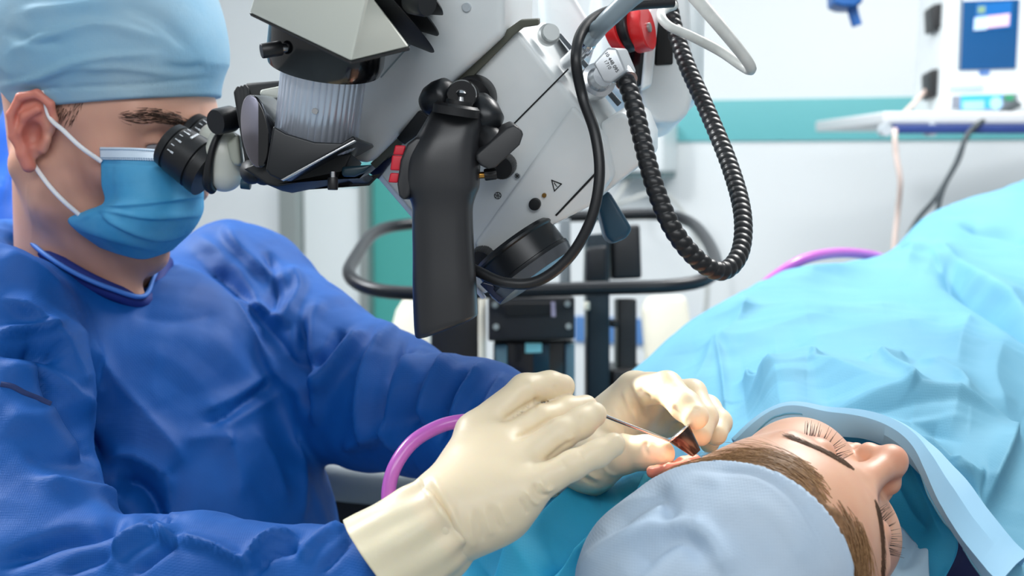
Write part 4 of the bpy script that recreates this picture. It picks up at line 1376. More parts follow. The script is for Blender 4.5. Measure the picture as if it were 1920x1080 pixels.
GF2 = [  # far shoulder and sleeve
    ([(420, 420), (450, 470), (500, 510), (545, 530)], 8.008, 11.781, 17.6715), ([(360, 440), (440, 500), (500, 590)], 5.72, 19.635, 13.7445), ([(500, 470), (520, 540), (500, 590)], -8.008, 11.781, 9.8175), ([(540, 500), (560, 540), (530, 600)], 6.864, 8.83575, 11.781),
    ([(600, 560), (580, 620), (560, 680)], 6.24, 14.28, 17.85), ([(566, 600), (566, 680), (580, 780)], -16.64, 10.71, 10.71), ([(620, 640), (600, 720), (590, 800)], 8.32, 17.85, 12.495), ([(690, 626), (640, 690), (600, 740)], 18.72, 17.85, 8.925), ([(650, 620), (620, 660), (590, 690)], -16.64, 10.71, 14.28),
    ([(735, 610), (700, 690), (690, 770), (700, 830)], 16.64, 10.71, 12.495), ([(765, 640), (735, 710), (720, 790)], -14.56, 8.925, 10.71), ([(790, 660), (760, 720), (745, 800), (750, 850)], 14.56, 8.925, 10.71), ([(815, 690), (785, 750), (770, 800)], -12.48, 8.0325, 10.71),
    ([(850, 668), (815, 730), (800, 800)], 14.56, 8.925, 10.71), ([(880, 690), (840, 750), (820, 830)], -10.4, 8.0325, 10.71), ([(905, 680), (870, 740), (850, 800)], 10.4, 8.925, 12.495), ([(945, 700), (920, 760), (905, 820)], 8.32, 8.925, 12.495), ([(640, 840), (700, 820), (760, 800)], 8.32, 10.71, 14.28),
    ([(985, 728), (970, 780), (960, 820)], 6.24, 8.925, 10.71),
    # near sleeve
    ([(-10, 628), (60, 622), (115, 606)], 9.6, 6.8, 11.9), ([(-10, 655), (60, 664), (106, 668), (112, 640)], -14.4, 8.5, 13.6), ([(-10, 690), (60, 700), (130, 740), (190, 830)], 8, 20.4, 17), ([(206, 720), (150, 760), (60, 780)], 4.8, 17, 22.1),
    ([(240, 962), (180, 990), (100, 1010), (0, 1060)], -14.4, 11.9, 17), ([(236, 930), (170, 930), (60, 900)], 11.2, 11.9, 20.4), ([(190, 860), (120, 870), (40, 850)], -4.8, 13.6, 17), ([(200, 1060), (240, 1020), (300, 1000), (312, 1020)], 11.2, 8.5, 11.9),
    ([(250, 1075), (300, 1036), (330, 1016)], -9.6, 6.8, 8.5), ([(330, 1012), (400, 1030), (470, 1066)], 8, 6.8, 11.9), ([(462, 1070), (480, 1030), (520, 1010), (560, 1012)], 9.6, 5.1, 10.2), ([(480, 1076), (510, 1040), (560, 1030)], -8, 5.1, 8.5),
    ([(560, 1050), (600, 1010), (650, 985)], 6.4, 8.5, 10.2), ([(600, 1075), (640, 1030), (665, 1000)], -4.8, 6.8, 8.5), ([(100, 1080), (180, 1050), (230, 1040)], -6.4, 10.2, 15.3), ([(0, 780), (80, 800), (160, 860)], 4.8, 25.5, 25.5)]
V = folds(V, N_, GF, 1.2)
V = folds(V, N_, GF2, 1.9)
gw = build('gown', V, Q, GOWN, sg, fix=False)


def on_cloth(V, px, py, lift=.0):
    q = PX(V)
    dd = np.hypot(q[:, 0] - px, q[:, 1] - py)
    m = np.where(dd < 9)[0]
    k = m[np.argmin(((V[m] - CAM) ** 2).sum(1))]
    v = V[k]
    return v + unit(CAM - v) * lift


tube('sleeve_seam', [on_cloth(V, x, y, -.0020) for x, y in ((2, 716), (26, 724), (50, 734), (74, 744), (96, 752))], .0032, mat('seam_navy', (8, 40, 96), .7), gw, n=40, m=8)
# collar and neckline
cl_ = [P(30, 398, 1.36), P(44, 436, 1.285), P(80, 474, 1.250), P(140, 512, 1.238), P(205, 540, 1.243), P(268, 556, 1.262), P(288, 520, 1.30), P(302, 488, 1.335), P(316, 470, 1.36)]
tube('collar_trim', cl_, .0022, mat('collar_blue', (60, 118, 200), .6), gw, n=70, m=8)
cl2 = [P(36, 410, 1.35), P(52, 440, 1.278), P(90, 478, 1.246), P(150, 516, 1.238), P(215, 545, 1.245), P(268, 560, 1.268), P(292, 516, 1.31), P(304, 486, 1.345)]
tube('scrub_top', [q + np.array([0, .012, -.004]) for q in cl2], .008, SCRUB, sg, n=60, m=10)

# ---------------------------------------------------------------- gloves
def chain(p, pts, rad, k=.004):
    d = None
    for i in range(len(pts) - 1):
        e = rc(p, pts[i], pts[i + 1], rad[i], rad[i + 1])
        d = e if d is None else smin(d, e, k)
    return d


RH = {'index': [(893, 812, .945), (984, 732, .952), (1030, 723, .962), (1055, 725, .968)],
      'middle': [(938, 842, .927), (1015, 790, .945), (1062, 771, .96), (1098, 763, .968)],
      'ring': [(966, 876, .912), (1050, 815, .918), (1088, 793, .926), (1112, 778, .932)],
      'pinky': [(982, 922, .898), (1074, 872, .900), (1120, 850, .904), (1150, 834, .908)],
      'thumb': [(868, 930, .945), (925, 860, .985), (1000, 806, .992), (1046, 776, .985)]}
RR = {'index': (.0135, .0108, .0098, .0086), 'middle': (.0135, .0108, .0098, .0086), 'ring': (.0130, .0104, .0098, .0090), 'pinky': (.0125, .0092, .0086, .0078), 'thumb': (.017, .0135, .012, .0105)}
RW = (842, 972, .905)
LH = {'index': [(1190, 730, 1.072), (1250, 727, 1.038), (1284, 760, 1.018), (1303, 780, 1.008)],
      'middle': [(1222, 736, 1.095), (1298, 738, 1.075), (1320, 782, 1.055), (1312, 814, 1.04)],
      'ring': [(1240, 760, 1.12), (1326, 766, 1.105), (1348, 792, 1.085), (1342, 814, 1.07)],
      'pinky': [(1240, 792, 1.135), (1316, 802, 1.13), (1334, 818, 1.11), (1330, 830, 1.1)],
      'thumb': [(1112, 866, 1.05), (1166, 852, 1.03), (1212, 849, 1.02), (1238, 851, 1.016)]}
LR = {'index': (.0130, .0118, .0110, .0098), 'middle': (.0125, .0108, .0100, .0090), 'ring': (.012, .0104, .0096, .0088), 'pinky': (.011, .0092, .0086, .008), 'thumb': (.018, .0140, .0122, .0108)}
LW = (1082, 862, 1.085)


def hand_sdf(p, J, R, W, extra=()):
    w_ = P(*W)
    d = None
    for k in ('index', 'middle', 'ring', 'pinky'):
        m = P(*J[k][0])
        e = rc(p, w_ + (m - w_) * .12, m, .019, R[k][0])
        d = e if d is None else smin(d, e, .022)
    e = rc(p, w_ + (P(*J['thumb'][0]) - w_) * .2, P(*J['thumb'][0]), .018, R['thumb'][0])
    d = smin(d, e, .02)
    pts = [P(*q) for q in J['thumb']]
    d = smin(d, rc(p, pts[0], pts[1], R['thumb'][0], R['thumb'][1]), .016)
    d = smin(d, chain(p, pts[1:], R['thumb'][1:]), .004)
    fs = None
    for k in ('index', 'middle', 'ring', 'pinky'):
        e = chain(p, [P(*q) for q in J[k]], R[k])
        fs = e if fs is None else smin(fs, e, .0012)
    d = smin(d, fs, .006)
    for a, b, ra, rb, k in extra:
        d = smin(d, rc(p, P(*a), P(*b), ra, rb), k)
    return d


f_r = lambda p: hand_sdf(p, RH, RR, RW, [((842, 972, .905), (790, 1010, .902), .0225, .022, .02), ((905, 905, .925), (940, 960, .905), .022, .018, .02)])
allp = np.array([P(*q) for k in RH for q in RH[k]] + [P(*RW), P(740, 1060, .9)])
V, Q = isosurf(f_r, allp.min(0) - .035, allp.max(0) + .035, .0014)
N_ = normals(V, Q)
GS = [([(1003, 752), (1010, 748)], -1.5, 5, 5), ([(1000, 770), (1012, 742)], -.7, 4, 4), ([(940, 792), (975, 768), (1010, 748)], -1.6, 5, 5), ([(962, 826), (1000, 806), (1040, 782)], -1.6, 5, 5), ([(1020, 868), (1050, 842), (1080, 820)], -1.5, 5, 5),
      ([(1012, 900), (1024, 918), (1040, 914)], 1.8, 4, 4), ([(1000, 905), (1010, 925), (1030, 930)], -1.5, 3, 3), ([(985, 920), (1000, 940), (1012, 945)], 1.6, 4, 4), ([(975, 935), (985, 955), (990, 965)], -1.2, 4, 4),
      ([(880, 960), (884, 1000), (890, 1030)], .9, 5, 5), ([(905, 950), (915, 985), (925, 1005)], .9, 5, 5), ([(935, 945), (945, 970), (955, 985)], .9, 5, 5), ([(850, 940), (852, 980), (860, 1020)], .9, 6, 6), ([(892, 955), (900, 990), (908, 1015)], -.9, 4, 4), ([(920, 948), (930, 978), (940, 992)], -.9, 4, 4),
      ([(1065, 828), (1075, 818)], 1.4, 5, 5), ([(1052, 862), (1062, 880)], -.6, 3, 3), ([(1086, 845), (1096, 862)], -.6, 3, 3), ([(1040, 722), (1046, 740)], -.5, 3, 3), ([(800, 905), (835, 970), (868, 1040)], -2.4, 6, 8), ([(812, 895), (850, 965), (885, 1030)], 1.6, 6, 6),
      ([(1085, 778), (1095, 795)], -.5, 3, 3), ([(995, 712), (1003, 740)], .7, 8, 8), ([(1130, 838), (1150, 822), (1160, 815)], .6, 3, 3)]
V = folds(V, N_, GS)
V = V + N_ * (wav(V, 41, 160, 6) * .00022)[:, None]
gl = build('glove', V, Q, GLOVE, sg, fix=False, label='cream latex glove on the nearer hand')


def cuff(name, a, b, ra, rb, par, seed, stretch=(1, 1), over=.0):
    """flared glove cuff: a thin rolled wall round the wrist, a = wrist end, b = open end"""
    a, b = np.asarray(a), np.asarray(b)
    T = unit(b - a)
    U = unit(np.cross(T, [0, 0, 1]))
    W_ = np.cross(T, U)
    m = 120
    an = np.linspace(0, 2 * math.pi, m, endpoint=False)
    rings = []
    prof = [(t, 0) for t in np.linspace(0, 1, 44)] + [(1.006, .0006), (1.003, .0013)] + [(t, .0014) for t in np.linspace(.99, .3, 14)]
    r_ = np.random.default_rng(seed)
    ph = r_.uniform(0, 6.28, 8)
    for t, ins in prof:
        rr = ra + (rb - ra) * (t ** .8) - ins - .007 * max(0, 1 - t / .05) ** 1.5
        wr = .0012 * np.sin(an * 7 + ph[0] + 2 * t) * (1 - t) + .0009 * np.sin(an * 11 + ph[1] - 3 * t) * (1 - .4 * t) + .0016 * math.sin(t * 9 + ph[2]) * np.sin(an * 2 + ph[3]) * (1 - t) + .0012 * math.exp(-((t - .06) / .04) ** 2)
        rings.append(a + T * (b - a).dot(T) * t + (rr + wr)[:, None] * (np.cos(an)[:, None] * U * stretch[0] + np.sin(an)[:, None] * W_ * stretch[1]))
    V, Fc = skin_rings(np.array(rings), cap=False)
    return build(name, V, Fc, GLOVE, par)


cuff('cuff', P(848, 962, .905), P(712, 1066, .90), .0290, .0385, gl, 3)

f_l = lambda p: hand_sdf(p, LH, LR, LW, [((1082, 862, 1.085), (1050, 858, 1.105), .025, .024, .02), ((1150, 800, 1.09), (1180, 760, 1.09), .017, .014, .02)])
allp = np.array([P(*q) for k in LH for q in LH[k]] + [P(*LW), P(1040, 858, 1.105)])
V, Q = isosurf(f_l, allp.min(0) - .036, allp.max(0) + .036, .0015)
N_ = normals(V, Q)
V = folds(V, N_, [([(1168, 730), (1180, 760), (1200, 800)], 1.4, 5, 5), ([(1180, 722), (1195, 755), (1212, 790)], -1.3, 5, 5), ([(1188, 718), (1206, 745), (1215, 770)], 1.0, 5, 5), ([(1213, 826), (1211, 842), (1215, 856)], -1.0, 3, 3), ([(1085, 872), (1100, 885), (1125, 900)], 1.8, 4, 5),
                  ([(1078, 880), (1095, 895), (1120, 908)], -1.8, 4, 4), ([(1130, 870), (1140, 885), (1160, 890)], 1.0, 4, 4), ([(1200, 728), (1206, 738), (1222, 748)], -1.2, 4, 4), ([(1258, 752), (1264, 764)], .9, 4, 4), ([(1300, 765), (1312, 768)], -.5, 3, 3),
                  ([(1150, 770), (1165, 800), (1170, 825)], .9, 6, 6)])
V = V + N_ * (wav(V, 42, 150, 6) * .00022)[:, None]
gl2 = build('glove', V, Q, GLOVE, sg, fix=False, label='cream latex glove on the hand at the ear')
cuff('cuff', P(1080, 860, 1.088), P(1024, 852, 1.118), .0300, .0345, gl2, 5)

# ---------------------------------------------------------------- the patient
HP = Pose((.77, -.278, .574), (-.543, .188, .819), (-.335, -.942, -.006), (.174, .982, -.18), .96)
SKP = mat('skin_patient', (222, 172, 142), .42, sss=.25, sss_r=(.008, .0035, .002), attr='col', bump=[('noise', 900, .12, .0004), ('noise', 150, .06, .001)])
pt = thing('person', 'patient with closed eyes lying under the blue drape, pale blue cap on the head', 'person', HP.w((0, 0, 0)) - np.array([0, 0, .12]))
FP = lambda q: head_sdf(q, False, True)


def f_pt(p):
    q = HP.l(p)
    d = head_sdf(q, False, True)
    qa = q.copy()
    qa[:, 1] = np.abs(qa[:, 1])
    d = smin(d, ear_sdf(qa - np.array([-.010, -.006, .004], np.float32)), .002)
    d = smin(d, rc(q, (-.02, 0, -.04), (-.035, 0, -.16), .05, .055), .03)
    return d


crn = np.array([HP.w((x, y, z)) for x in (-.16, .13) for y in (-.19, .19) for z in (-.4, .15)])
V, Q = isosurf(f_pt, HP.t - np.array([.15, .15, .15]), HP.t + np.array([.17, .24, .16]), .0018)
ql = HP.l(V)
C = np.tile(np.array(lin(222, 172, 142)[:3]), (len(V), 1))
nz = wav(ql, 13, 110) * .5 + wav(ql, 14, 320) * .5
C = blend(C, np.clip(.15 + .2 * nz, 0, .5), (212, 150, 124))
nose = np.exp(-(((ql[:, 0] - .115) / .02) ** 2 + (ql[:, 1] / .016) ** 2 + ((ql[:, 2] + .015) / .02) ** 2))
C = blend(C, nose * .55, (208, 130, 104))
lidm = np.exp(-(((np.abs(ql[:, 1]) - .033) / .016) ** 2 + ((ql[:, 2] - .017) / .011) ** 2)) * (ql[:, 0] > .05)
C = blend(C, lidm * .5, (214, 150, 132))
earm = np.clip((np.abs(ql[:, 1]) - .073) / .006, 0, 1) * (ql[:, 0] < .008) * (ql[:, 2] > -.035)
C = blend(C, earm * .8, (226, 132, 112))
sc_ = np.clip((ql[:, 2] - .098 + 1.1 * np.clip(np.abs(ql[:, 1]) - .01, 0, 1) * .55 + .9 * np.clip(.055 - ql[:, 0], 0, 1) - .02) * 60, 0, 1) * (ql[:, 2] > .02)
freck = (wav(ql, 15, 600, 9) > 1.9)
C = blend(C, freck * .25, (170, 110, 84))
build('body', V, Q, SKP, pt, cols=C, fix=False)

BROW = mat('brow_brown', (104, 78, 60), .6)
for s in (1, -1):
    n = 480
    t = RNG.uniform(0, 1, n)
    wd = .0036 * (1 - .55 * t) * np.clip(t * 8, .5, 1)
    rt = np.stack([.092 - .024 * t ** 1.6, s * (.011 + .036 * t), .0470 + .0062 * np.sin(t * 2.5) + .003 * t + RNG.uniform(-1, 1, n) * wd], 1)
    dr = np.stack([-.3 * np.ones(n), s * np.ones(n), .35 - .7 * t], 1)
    build('eyebrow', *strands(FP, HP, rt, dr, .0085, .0012, .00017, 4, .15, seed=8), BROW, pt, fix=False)
    n = 34
    t = np.clip(np.linspace(0, 1, n) + RNG.normal(0, .02, n), 0, 1)
    y = s * (.0215 + .0265 * t)
    z = .0205 + .0012 * np.sin(t * 3.1) * -1 + RNG.normal(0, .0003, n)
    rt = project(FP, np.stack([np.full(n, .087) - .012 * t, y, z], 1))
    g, _ = grad(FP, rt)
    g /= np.linalg.norm(g, axis=1)[:, None]
    segs = []
    for i in range(n):
        o = rt[i]
        dr_ = unit(g[i] * 1.0 + np.array([.25, s * (.7 * t[i] - .15), -.75]) + RNG.normal(0, .13, 3))
        L = RNG.uniform(.005, .010)
        pp = [o, o + dr_ * L * .5, o + dr_ * L + g[i] * L * .3 + np.array([0, 0, .12]) * L]
        segs.append(tube_geo([HP.w(q) for q in pp], np.linspace(.00028, .00008, 5), 5, 4))
    build('eyelashes', *join_geo(segs), mat('lash_dark', (52, 36, 28), .5), pt)


def hl(q):       # signed position past the hairline (positive in the hair)
    ya = np.abs(q[:, 1])
    return np.where(q[:, 0] > .03, q[:, 2] - (.106 - 9.0 * np.clip(ya - .004, 0, 1) ** 2 - .16 * np.clip(ya, 0, 1)), np.maximum(.03 - q[:, 0], 0) + (q[:, 2] - .02)) - .0
HAIR = mat('hair_blond_brown', (178, 138, 96), .38, noise=(420, (134, 98, 64), 1.0), spec=.6)
# candidate roots over the upper head, kept behind the hairline
n = 24000
v = RNG.normal(size=(n, 3))
v /= np.linalg.norm(v, axis=1)[:, None]
rt = np.array([-.008, 0, .044]) + v * np.array([.1, .077, .092])
rt = project(FP, rt)


def hairpos(q):
    """> 0 inside the hair: bounded by forehead hairline, temples and the front of the ear"""
    ya = np.abs(q[:, 1])
    edge_x = .082 + .012 * np.clip(np.abs(q[:, 1] - .006) / .022, 0, 1) - .28 * ya - 2.2 * np.clip(ya - .035, 0, 1) ** 1.2          # hairline x over the top
    a = edge_x - q[:, 0] + .55 * (q[:, 2] - .088)
    side = np.clip((q[:, 2] + .006) * 1.2, -1, .03)
    return np.minimum(a, side)


hp = hairpos(rt)
keep = (hp > 0) & (hp < .055) & (rt[:, 2] > -.004)
rt, hp = rt[keep], hp[keep]
sy = np.sign(rt[:, 1] - .004)
back = np.stack([-np.ones(len(rt)) * (.55 + .5 * np.clip(np.abs(rt[:, 1]) / .06, 0, 1)), sy * np.clip(1.1 - np.abs(rt[:, 1]) / .07, 0, 1) * .9, -.15 * np.ones(len(rt))], 1)
back += RNG.normal(0, .10, back.shape)
build('hair', *strands(FP, HP, rt, back, .055, .0075, .00026, 9, .22, seed=9), HAIR, pt, fix=False, kind='stuff')
# a few loose fine hairs over the temple and ear
k = np.where((rt - np.array([.0486, .0277, .0995])) @ unit((-.39, -.053, .92)) < -.008)[0]
k = RNG.choice(k, 200)
build('loose_hair', *strands(FP, HP, rt[k], back[k] * .6 + np.array([0, .15, 0]), .03, .008, .00011, 9, .9, seed=10), mat('hair_fair', (196, 160, 118), .4), pt, fix=False, kind='stuff')


def f_hairbase(p):
    q = HP.l(p)
    d = head_sdf(q, False, True) - .0022
    return smax(d, -(hairpos(q) - .010), .004)


V, Q = isosurf(f_hairbase, HP.t - np.array([.15, .15, .15]), HP.t + np.array([.15, .15, .15]), .002)
build('hair_bed', V, Q, mat('hair_bed_brown', (142, 104, 70), .6, noise=(300, (104, 74, 48), .9)), pt, fix=False)

# patient's cap
CAPP = mat('patient_cap_blue', (196, 220, 244), .75, trans=.22, noise=(12, (208, 224, 240), .9), bump=[('dots', 560, .35, .0005), ('noise', 40, .2, .004)])
cN, cC = unit((-.39, -.053, .92)).astype(np.float32), np.array([.0486, .0277, .0995], np.float32)


def f_pcap(p):
    q = HP.l(p)
    br = (q - cC) @ cN
    d = ell(q, (-.024, .000, .060), (.104, .091, .096))
    hd = head_sdf(q, False, True) - .0095
    band = np.clip(1 - br / .035, 0, 1)
    d = d * (1 - band) + np.minimum(hd, d + .03) * band
    d = np.minimum(d, hd + .001)
    return smax(d, -br, .002) * HP.s


V, Q = isosurf(f_pcap, HP.t - np.array([.19, .18, .17]), HP.t + np.array([.15, .12, .15]), .0022)
N_ = normals(V, Q)
V = folds(V, N_, [([(1310, 884), (1420, 890), (1500, 950), (1560, 1060)], -1.6, 5, 5), ([(1140, 1000), (1180, 960), (1230, 930), (1250, 950), (1240, 990)], -7, 14, 22), ([(1080, 1075), (1150, 1020), (1230, 985), (1300, 980)], 6, 16, 14),
                  ([(1180, 1080), (1230, 1030), (1280, 1010), (1330, 1060)], -8, 22, 26), ([(1290, 985), (1330, 1010), (1370, 1080)], 5, 16, 22), ([(1340, 960), (1400, 1020), (1440, 1090)], -3, 22, 26), ([(1240, 930), (1300, 900), (1360, 905)], 2.5, 14, 14), ([(1400, 930), (1470, 990), (1510, 1060)], 2, 18, 22)])
build('surgical_cap', V, Q, CAPP, pt, fix=False)

# ---------------------------------------------------------------- drapes
DRAPE = mat('drape_cyan', (108, 172, 200), .65, trans=.2, spec=.25, noise=(9, (120, 180, 204), .7), bump=[('dots', 520, .2, .0005), ('noise', 22, .15, .006)])
DRAPE2 = mat('drape_deep_cyan', (64, 196, 236), .6, trans=.25, spec=.35, noise=(9, (74, 200, 238), .7), bump=[('dots', 520, .2, .0005), ('noise', 22, .15, .006)])
HEM = mat('drape_pale_lining', (164, 214, 242), .65, trans=.2)


def drape(name, ctrl, nr, nc, strokes, material, label, seed, crump=(.003, .0015), th=.0012, edge=None, cat='drape', parent=None):
    G = grid_surface(ctrl, nr, nc).reshape(-1, 3)
    Qg = grid_faces(nr, nc)
    N = normals(G, Qg)
    G = G + N * (wav(G, seed, 9, 5) * crump[0] * 1.2 + crumple(G, seed + 1, .16, 5) * crump[0] + crumple(G, seed + 2, .07, 5) * crump[1])[:, None]
    G = folds(G, N, strokes, 1.2)
    N = normals(G, Qg)
    V, Q = sheet(G, Qg, nr, nc, th, N)
    kw = dict(label=label, cat=cat) if parent is None else {}
    return build(name, V, Q, material, parent, fix=False, **kw), G.reshape(nr, nc, 3), N.reshape(nr, nc, 3)


main = [[(1130, 900, 1.62), (1200, 860, 1.72), (1330, 760, 1.85), (1480, 650, 2.0), (1640, 600, 2.15), (1770, 520, 2.35), (1960, 440, 2.6)],
        [(1130, 770, 1.50), (1212, 690, 1.50), (1330, 594, 1.60), (1470, 512, 1.75), (1640, 486, 1.90), (1750, 404, 2.10), (1960, 330, 2.35)],
        [(1150, 810, 1.42), (1225, 742, 1.40), (1340, 668, 1.46), (1480, 592, 1.55), (1650, 562, 1.62), (1790, 505, 1.75), (2010, 440, 1.95)],
        [(1190, 846, 1.34), (1262, 790, 1.30), (1362, 736, 1.33), (1490, 682, 1.38), (1650, 652, 1.42), (1815, 622, 1.50), (2030, 600, 1.60)],
        [(1246, 866, 1.26), (1312, 824, 1.21), (1402, 776, 1.21), (1505, 738, 1.23), (1645, 722, 1.25), (1830, 730, 1.28), (2040, 760, 1.33)],
        [(1290, 870, 1.20), (1350, 838, 1.16), (1430, 797, 1.14), (1525, 766, 1.14), (1690, 780, 1.12), (1868, 850, 1.07), (2050, 940, 1.05)],
        [(1318, 872, 1.165), (1376, 842, 1.12), (1466, 788, 1.095), (1556, 792, 1.085), (1692, 828, 1.04), (1772, 960, .97), (1880, 1120, .90)]]
DS = [([(1400, 762), (1480, 752), (1545, 738), (1640, 768), (1760, 798), (1900, 824)], 46, 30, 60), ([(1500, 778), (1600, 782), (1700, 806), (1800, 850)], -16.8, 16, 16), ([(1900, 822), (1876, 880), (1836, 965)], 22, 50, 12), ([(1832, 936), (1800, 930), (1760, 905)], 10.5, 26, 16),
      ([(1700, 830), (1760, 880), (1820, 960), (1880, 1080)], 12.6, 20, 16), ([(1404, 716), (1418, 740), (1470, 752)], 14.7, 12, 10), ([(1420, 722), (1440, 745)], -12.6, 12, 12), ([(1345, 640), (1358, 720), (1366, 790)], 6.3, 6, 10), ([(1430, 770), (1520, 720), (1540, 735)], 12.6, 14, 12),
      ([(1640, 690), (1690, 760), (1700, 790)], 14.7, 10, 22), ([(1620, 720), (1660, 700), (1700, 690)], 10.5, 12, 16), ([(1720, 690), (1790, 740), (1800, 800)], 12.6, 16, 30),
      ([(1745, 492), (1820, 545), (1890, 590), (1960, 640)], -33.6, 14, 12), ([(1740, 470), (1820, 520), (1930, 590)], 18.9, 10, 26), ([(1800, 420), (1880, 434), (1930, 450)], -18.9, 8, 10), ([(1320, 600), (1450, 590), (1600, 592), (1700, 580)], 10.5, 16, 24), ([(1480, 520), (1600, 500), (1720, 480)], 12.6, 12, 18),
      ([(1300, 660), (1420, 640), (1560, 600)], 8.4, 18, 24), ([(1500, 680), (1600, 640), (1760, 600)], 8.4, 20, 26), ([(1820, 590), (1800, 640), (1790, 700)], 8.4, 20, 26), ([(1400, 560), (1380, 620), (1350, 660)], 8.4, 16, 20), ([(1880, 640), (1860, 720), (1880, 800)], 10.5, 24, 34),
      ([(1690, 470), (1740, 480), (1780, 520)], 14.7, 12, 18), ([(1560, 500), (1600, 470), (1640, 478)], -10.5, 10, 14), ([(1290, 740), (1320, 700), (1345, 640)], 6.3, 14, 14)]
dm, DG, DN = drape('surgical_drape', main, 300, 320, DS, DRAPE, 'large light blue surgical drape spread over the patient up to the face', 51, (.006, .0022))
# folded hem round the face opening
def smooth_row(A, k=41):
    e = np.concatenate([np.repeat(A[:1], k // 2, 0), A, np.repeat(A[-1:], k // 2, 0)])
    c = np.cumsum(np.concatenate([np.zeros((1, 3)), e]), 0)
    return (c[k:] - c[:-k]) / k


wE = np.linspace(10, 14, DG.shape[1]).astype(int)
inner = smooth_row(DG[-1])
outer = smooth_row(np.array([DG[-w_][i] for i, w_ in enumerate(wE)]))
dn = smooth_row(DN[-6])
rows = [outer - dn * .001, outer + dn * np.linspace(.005, .011, len(dn))[:, None], (inner + outer) / 2 + dn * np.linspace(.008, .014, len(dn))[:, None], inner + dn * np.linspace(.006, .009, len(dn))[:, None], inner - dn * .0005, (inner * .5 + outer * .5) - dn * .012]
hg = np.array(rows)[:, 60:]
nr, nc = hg.shape[:2]
Hq = grid_faces(nr, nc)
Vh, Qh = sheet(hg.reshape(-1, 3), Hq, nr, nc, .001, normals(hg.reshape(-1, 3), Hq))
build('folded_hem', Vh, Qh, HEM, dm, fix=False, auto=28)

low = [[(760, 1000, 1.26), (880, 960, 1.22), (1000, 915, 1.18), (1110, 890, 1.15), (1220, 872, 1.13), (1340, 850, 1.13)],
       [(780, 1040, 1.16), (890, 1005, 1.13), (1010, 965, 1.10), (1110, 940, 1.08), (1215, 905, 1.075), (1340, 880, 1.08)],
       [(770, 1100, 1.08), (880, 1070, 1.05), (990, 1035, 1.03), (1090, 1005, 1.02), (1190, 960, 1.03), (1330, 940, 1.04)],
       [(760, 1200, 1.02), (860, 1170, 1.0), (950, 1120, .985), (1050, 1080, .985), (1160, 1040, .995), (1330, 1030, 1.01)],
       [(760, 1360, .98), (860, 1340, .96), (950, 1320, .95), (1050, 1300, .95), (1160, 1290, .95), (1330, 1290, .96)]]
LS = [([(930, 1085), (1010, 1020), (1080, 960), (1110, 925)], 21.6, 16.8, 31.2), ([(1010, 1085), (1080, 1020), (1150, 960), (1200, 915)], -21.6, 16.8, 21.6), ([(1040, 1085), (1120, 1010), (1190, 950), (1240, 900)], 19.2, 12, 19.2), ([(880, 1085), (960, 1010), (1020, 950)], -14.4, 21.6, 21.6), ([(1090, 1060), (1160, 1000), (1220, 930)], -9.6, 12, 12)]
drape('surgical_drape', low, 150, 150, LS, DRAPE2, 'deep blue drape hanging in slanting folds below the hands beside the cap', 61, (.004, .0015))

inn = [[(1560, 800, 1.13), (1640, 815, 1.115), (1700, 836, 1.10), (1760, 880, 1.08)],
       [(1580, 860, 1.125), (1650, 880, 1.11), (1710, 905, 1.085), (1775, 950, 1.055)],
       [(1600, 930, 1.12), (1665, 950, 1.10), (1730, 985, 1.06), (1790, 1020, 1.03)],
       [(1600, 1010, 1.11), (1665, 1030, 1.08), (1722, 1060, 1.045), (1760, 1090, 1.02)],
       [(1600, 1150, 1.1), (1665, 1150, 1.07), (1700, 1160, 1.04), (1730, 1170, 1.01)]]
drape('face_drape', inn, 90, 80, [([(1660, 880), (1700, 960), (1740, 1000)], -6, 12, 14), ([(1700, 850), (1740, 940), (1770, 1010)], 5, 12, 14)], DRAPE2, 'blue drape strip tucked in beside the nose behind the face', 71, (.003, .001))
fl = [[(1672, 990, 1.02), (1690, 985, 1.035), (1712, 1008, 1.04), (1722, 1022, 1.03)],
      [(1668, 1030, 1.0), (1690, 1050, 1.01), (1708, 1045, 1.015), (1722, 1026, 1.022)],
      [(1655, 1075, .985), (1690, 1075, .99), (1720, 1060, 1.0), (1740, 1030, 1.01)],
      [(1650, 1130, .97), (1690, 1130, .975), (1720, 1110, .985), (1745, 1085, .995)]]
drape('mask_flap', fl, 40, 40, [], mat('flap_pale', (186, 216, 234), .7, trans=.2), 'pale blue cloth flap below the lower eye at the face edge', 81, (.001, .0005), .001, cat='cloth')

# ---------------------------------------------------------------- operating table and stool
tb = thing('operating_table', 'operating table with navy cushion under the patient', 'table', (.55, 1.7, 0))
z0 = P(1330, 1290, .98)[2]
ex = unit(np.array([.50, 1.0, 0]))
ey = np.array([ex[1], -ex[0], 0])
hc = HP.t * np.array([1, 1, 0])


def tpt(a, b, z):
    return hc + ex * a + ey * b + np.array([0, 0, z])


def tbox(name, a0, a1, b0, b1, z_0, z_1, m_, bev):
    return prism(name, [tpt(a0, b0, z_0), tpt(a1, b0, z_0), tpt(a1, b1, z_0), tpt(a0, b1, z_0)], [tpt(a0, b0, z_1), tpt(a1, b0, z_1), tpt(a1, b1, z_1), tpt(a0, b1, z_1)], m_, tb, bev)


tbox('cushion', -.16, 1.9, -.22, .30, z0 - .095, z0 - .025, M_NAVY, .02)
tbox('frame', -.12, 1.88, -.20, .27, z0 - .14, z0 - .095, M_BLACK, .01)
tbox('column', .6, .95, -.12, .12, .12, z0 - .12, M_LGREY, .02)
tbox('base', .3, 1.3, -.28, .28, 0, .12, M_BLACK, .02)

